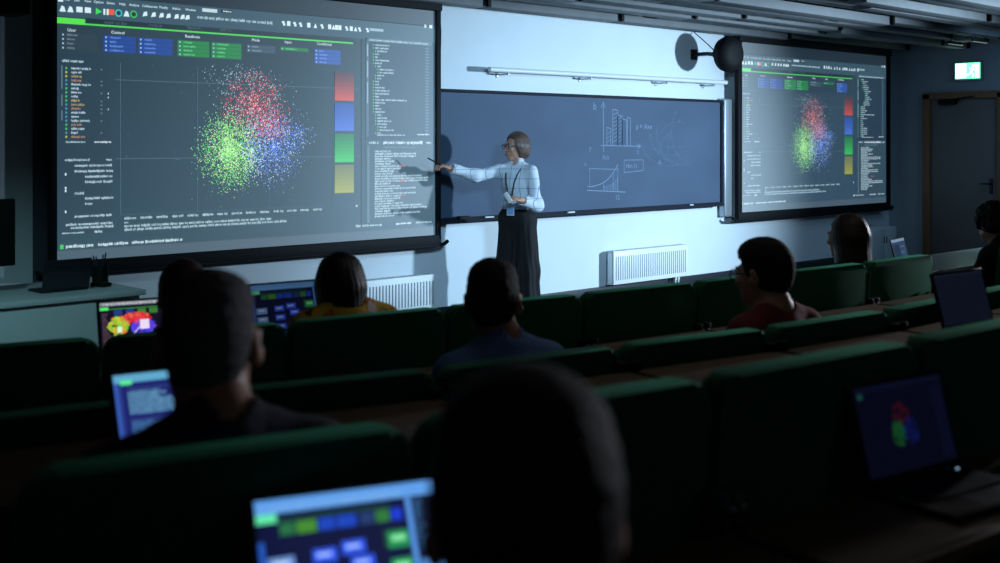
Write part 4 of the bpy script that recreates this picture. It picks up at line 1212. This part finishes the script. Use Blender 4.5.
# front row: person with plot laptop, woman in yellow, long-haired woman, curly person across the aisle
bd, h = seated('person with short auburn hair, half hidden behind the grey-haired man', 1.885, 3.62, 0, -.22, 1.205, .12, 'skin', 'dark_cloth', 'hair_red', desk=.78)
short_hair(h, M['hair_red'], bd, .013, .06, -.085)
bd, h = seated('woman with straight black hair and a yellow floral shirt', 2.46, 3.50, 0, -.136, 1.20, -.35, 'skin', 'floral', 'hair_black', True, desk=.78, collar=False, lift=.055)
long_hair(h, M['hair_black'], bd, -.17, .088, .092, flare=.004)
bd, h = seated('woman with long loose brown hair at the end of the front row', 5.55, 3.22, 0, -.03, 1.225, .02, 'skin', 'dark_cloth', 'hair_brown', True, desk=.78, collar=False)
long_hair(h, M['hair_brown'], bd, -.30, .088, .095, flare=.05)
bd, h = seated('curly-haired person in dark clothes at the right edge', 7.36, 3.24, 0, .02, 1.205, -.45, 'skin_tan', 'dark_cloth', 'hair_dark', desk=.62, reach=.24)
curly_hair(h, M['hair_dark'], bd)
# second row
bd, h = seated('man in a blue collared shirt, seen from behind below the presenter', 2.33, 2.52, 0, -.15, 1.254, -.60, 'skin_tan', 'blue_shirt', 'hair_dark', desk=.79)
short_hair(h, M['hair_dark'], bd, .011, .055, -.085, .012)
bd, h = seated('man in glasses and a wine-red shirt, face turned towards the chalkboard', 3.525, 2.37, 0, -.10, 1.255, .10, 'skin', 'red_shirt', 'hair_dark', desk=.79, collar=False)
short_hair(h, M['hair_dark'], bd, .015, .055, -.09, .016); glasses(h, bd, M['black'])
# third row
bd, h = seated('grey-haired man in navy behind the code laptop', .915, 1.66, .17, -.22, 1.402, -.40, 'skin_tan', 'navy', 'hair_grey', desk=.935, head_s=.97)
short_hair(h, M['hair_grey'], bd, .004, .06, -.068, .006)
# rear row
bd, h = seated('nearest person, dark-haired head filling the bottom centre', .700, .70, .17, -.20, 1.402, -.45, 'skin', 'dark_cloth', 'hair_dark', desk=.91, pitch=-.02)
short_hair(h, M['hair_dark'], bd, .019, .055, -.085, .010)

# ---------------------------------------------------------------- the presenter
PX, PY = 7.07, 7.395
PR = math.atan2(-.36, -.93) - PI / 2
Rz = Matrix.Rotation(-PR, 3, 'Z')
def L(x, y, z): return tuple(Rz @ Vector((x - PX, y - PY, z)))
# joints of the presenter in room coordinates: right shoulder, elbow, wrist, hand; left the same; head
PJ = [(6.925, 7.475, 1.343), (6.69, 7.535, 1.305), (6.449, 7.59, 1.371), (6.347, 7.616, 1.406), (7.089, 7.242, 1.34), (7.078, 7.156, 1.04), (6.865, 7.136, 1.101), (6.734, 7.148, 1.126), (7.074, 7.405, 1.56)]
def presenter():
    shR, elR, wrR, hdR = L(*PJ[0]), L(*PJ[1]), L(*PJ[2]), L(*PJ[3])
    shL, elL, wrL, hdL = L(*PJ[4]), L(*PJ[5]), L(*PJ[6]), L(*PJ[7])
    hd = L(*PJ[8])
    yaw = .56
    h = Head((hd[0], hd[1] + .01, hd[2]), -yaw, -.02, 0, 1.05)
    nk = (0, -.005, 1.392)
    f = Field((-.45, -.34, -.02), (.80, .62, 1.72), .005)
    f.ell((0, -.01, 1.25), (.125, .085, .16), 0); f.cone((0, -.01, 1.2), (0, 0, .98), .09, .10, .05); f.ell((0, 0, .95), (.13, .09, .12), .05)
    for a, e, w_ in ((shR, elR, wrR), (shL, elL, wrL)):
        f.cone(nk, a, .038, .040, .04); f.cone(a, e, .040, .033, .03); f.cone(e, w_, .033, .022, .02)
    for s in (-1, 1):
        f.cone((s * .08, 0, .92), (s * .085, .01, .50), .072, .048, .04); f.cone((s * .085, .01, .50), (s * .085, -.01, .09), .046, .032, .03)
        f.cone((s * .085, -.01, .06), (s * .09, .13, .03), .032, .024, .03)
    dR = Vector(hdR) - Vector(wrR); hand(f, wrR, dR, Vector((0, .35, .9)), .17, .75, 1)
    dL = Vector(hdL) - Vector(wrL); hand(f, wrL, dL, Vector((.35, .85, .3)), .17, .75, 1)
    add_head(f, h, nk, True)
    body = f.mesh('person', M['skin'])
    body.location = (PX, PY, 0); body.rotation_euler = (0, 0, PR)
    tag(body, 'standing presenter in white checked blouse and black wide trousers, pointing at the screen', 'person')
    # blouse
    f = Field((-.45, -.34, .93), (.72, .60, 1.46), .0055)
    f.ell((0, -.005, 1.26), (.158, .115, .17), 0); f.ell((0, .035, 1.24), (.125, .095, .075), .05); f.cone((0, -.005, 1.18), (0, 0, 1.04), .118, .112, .06); f.ell((0, 0, 1.03), (.140, .112, .06), .04)
    for a, e, w_ in ((shR, elR, wrR), (shL, elL, wrL)):
        f.cone((a[0] * .2, a[1] * .2, 1.385), a, .046, .050, .05); f.cone(a, e, .052, .055, .04); f.cone(e, Vector(e).lerp(Vector(w_), .9), .055, .043, .03)
        wv = Vector(w_); ev = Vector(e); dv = (wv - ev).normalized()
        f.cone(ev.lerp(wv, .82), ev.lerp(wv, .93), .040, .041, .01)
    f.cone((0, -.006, 1.375), (0, -.002, 1.425), .068, .058, .012); f.cone((0, -.004, 1.40), (0, .0, 1.47), .050, .050, .006, 'cut')
    f.ell((0, .065, 1.435), (.03, .05, .045), .01, 'cut')
    f.mask(lambda P: .985 - P[2], .012)
    for e, w_ in ((elR, wrR), (elL, wrL)):
        c_ = Vector(e).lerp(Vector(w_), 1.0); f.ell(tuple(c_), (.045, .045, .045), .004, 'cut')
    f.bump(lambda P: fold(P, .0055, 26., 38.))
    f.mesh('blouse', M['blouse'], body)
    # wide trousers with pressed folds
    f = Field((-.30, -.26, .0), (.30, .28, 1.06), .007)
    f.ell((0, 0, .93), (.164, .126, .12), 0); f.cone((0, 0, 1.0), (0, 0, 1.04), .122, .112, .02)
    for s in (-1, 1): f.cone((s * .074, 0, .90), (s * .094, 0, .45), .100, .106, .06); f.cone((s * .094, 0, .45), (s * .104, .0, .05), .106, .122, .05)
    def pleat(P):
        an = np.arctan2(P[1], P[0]); t = np.clip((1.0 - P[2]) / .5, 0, 1)
        return t * (.007 * np.sin(an * 11 + 1.2 * np.sin(P[2] * 5)) + .004 * np.sin(an * 23 + P[2] * 6))
    f.bump(pleat); f.mask(lambda P: np.maximum(.022 - P[2], P[2] - 1.035), .004)
    f.mesh('trousers', M['trouser'], body)
    b = BM()
    n = 40; ro = []
    for z in (1.0, 1.035):
        ro.append([b.verts.new((.133 * math.cos(2 * PI * k / n), .118 * math.sin(2 * PI * k / n), z)) for k in range(n)])
    for k in range(n): b.faces.new((ro[0][k], ro[0][(k + 1) % n], ro[1][(k + 1) % n], ro[1][k]))
    obj('waistband', b, M['trouser'], body)
    for s in (-1, 1):
        f = Field((s * .088 - .09, -.14, -.01), (s * .088 + .09, .26, .16), .006)
        f.ell((s * .088, .06, .035), (.042, .125, .034), 0); f.cone((s * .086, -.01, .06), (s * .086, -.02, .03), .042, .042, .03); f.mask(lambda P: .002 - P[2], .004)
        f.mesh('shoe', M['shoe'], body)
    head_extras(h, body, M['skin']); brows(h, body, M['hair_bob']); glasses(h, body, M['black'])
    b = BM(); ball(b, h.p(0, .1035, -.0645), .02, 14, (.9, .32, .38)); obj('lips', b, M['lips'], body)
    long_hair(h, M['hair_bob'], body, -.132, .088, .094, step=.005, sidefront=.022, soft=.05)
    # lanyard with badge
    bad = Vector((-.01, .165, 1.005))
    for s in (-1, 1):
        b = BM()
        tube(b, [(s * .045, -.06, 1.40), (s * .070, -.01, 1.405), (s * .070, .062, 1.378), (s * .055, .124, 1.31), (s * .038, .150, 1.24), (s * .018 - .005, .160, 1.13), (-.008, .163, 1.055)], .0055, 6)
        obj('lanyard_strap', b, M['lanyard'], body)
    b = BM(); box(b, bad, (.072, .004, .10), .003); k = obj('name_badge', b, M['badge_edge'], body)
    b = BM(); box(b, bad + Vector((0, .003, -.004)), (.056, .002, .074)); obj('badge_card', b, M['badge'], k)
    b = BM(); box(b, bad + Vector((0, 0, .055)), (.016, .006, .022), .002); obj('badge_clip', b, M['steel'], k)
    return body, Vector(hdR), dR, Vector(hdL)
body, hdR, dR, hdL = presenter()
Mw = Matrix.Translation((PX, PY, 0)) @ Matrix.Rotation(PR, 4, 'Z')
b = BM(); pa = Vector((6.36, 7.604, 1.402)); pb = Vector((6.255, 7.646, 1.459))
cyl(b, pa, pb, .006, n=10); cyl(b, pb, pb + (pb - pa).normalized() * .012, .006, .0015, n=10)
tag(obj('marker_pen', b, M['black']), "dark pen pointed at the screen in the presenter's outstretched hand", 'pen')
b = BM(); hw = Mw @ hdL
box(b, (0, 0, 0), (.04, .012, .10), .005, rot=Matrix.Rotation(.6, 3, 'Y'))
o = obj('presentation_remote', b, M['paper']); o.location = hw + Vector((-.03, -.02, .0)); o.rotation_euler = (0, 0, PR)
tag(o, "small white remote held at the presenter's chest", 'remote')

# ---------------------------------------------------------------- light
def spot(name, loc, target, power, size_deg, blend, col, radius):
    l = bpy.data.lights.new(name, 'SPOT'); l.energy = power; l.spot_size = math.radians(size_deg); l.spot_blend = blend; l.color = lin(col); l.shadow_soft_size = radius
    o = bpy.data.objects.new(name, l); C.objects.link(o); o.location = loc
    o.rotation_euler = (Vector(target) - Vector(loc)).to_track_quat('-Z', 'Y').to_euler(); return o
def area(name, loc, target, power, sx, sy, col):
    l = bpy.data.lights.new(name, 'AREA'); l.energy = power; l.shape = 'RECTANGLE'; l.size = sx; l.size_y = sy; l.color = lin(col)
    o = bpy.data.objects.new(name, l); C.objects.link(o); o.location = loc
    o.rotation_euler = (Vector(target) - Vector(loc)).to_track_quat('-Z', 'Y').to_euler(); return o
spot('projector_beam', (12.3, 1.2, 1.95), (8.7, 8, .95), 4000, 62, 1.0, (182, 214, 238), .16)
spot('left_wall_fill', (4.2, 2.6, 2.7), (8.6, 8, .8), 900, 62, 1.0, (160, 206, 238), .35)  # added fill over the central wall, softens the shadows there
spot('side_aisle_light', (12.6, 2.55, 2.0), (3.0, 2.0, 1.0), 1300, 30, .9, (205, 208, 222), .12)
spot('desk_fill', (.6, 3.4, 3.0), (2.0, 6.3, .5), 230, 44, .8, (150, 215, 225), .2)  # unseen fill added to brighten the instructor desk
area('corner_fill', (13.4, 5.2, 2.7), (13.6, 6.2, 0), 12, 1.2, 1.2, (150, 195, 240))  # added soft fill for the dark right wall and corner, no lamp there
area('rear_fill', (2.2, -1.3, 2.9), (2.6, 2.5, .8), 2.0, 3.0, .6, (205, 215, 225))  # unseen fill added behind the camera to lift the deep shadows
area('audience_fill', (4.6, 2.7, 3.0), (4.6, 2.7, 0), 6, 4.5, 1.0, (230, 225, 215))  # added overhead fill, stands in for ambient light on the writing boards
w = bpy.data.worlds.new('World'); bpy.context.scene.world = w; w.use_nodes = True
w.node_tree.nodes['Background'].inputs['Color'].default_value = (.010, .016, .022, 1)
w.node_tree.nodes['Background'].inputs['Strength'].default_value = .2

# ---------------------------------------------------------------- camera
cam = bpy.data.cameras.new('camera'); co = bpy.data.objects.new('camera', cam); C.objects.link(co)
F = 1150.0; th = math.atan(1240 / F)
cam.sensor_width = 36; cam.lens = 36 * F / 1000; cam.shift_y = (142 - 281.5) / 1000
fw = Vector((math.cos(th), math.sin(th), 0))
co.location = (0, 0, 1.6); co.rotation_euler = fw.to_track_quat('-Z', 'Y').to_euler()
cam.clip_start = .05
cam.dof.use_dof = True; cam.dof.focus_distance = 9.8; cam.dof.aperture_fstop = 2.8
bpy.context.scene.camera = co
vs = bpy.context.scene.view_settings
vs.view_transform = 'Standard'; vs.look = 'None'; vs.gamma = 1.0; vs.exposure = 0.0; vs.use_curve_mapping = False
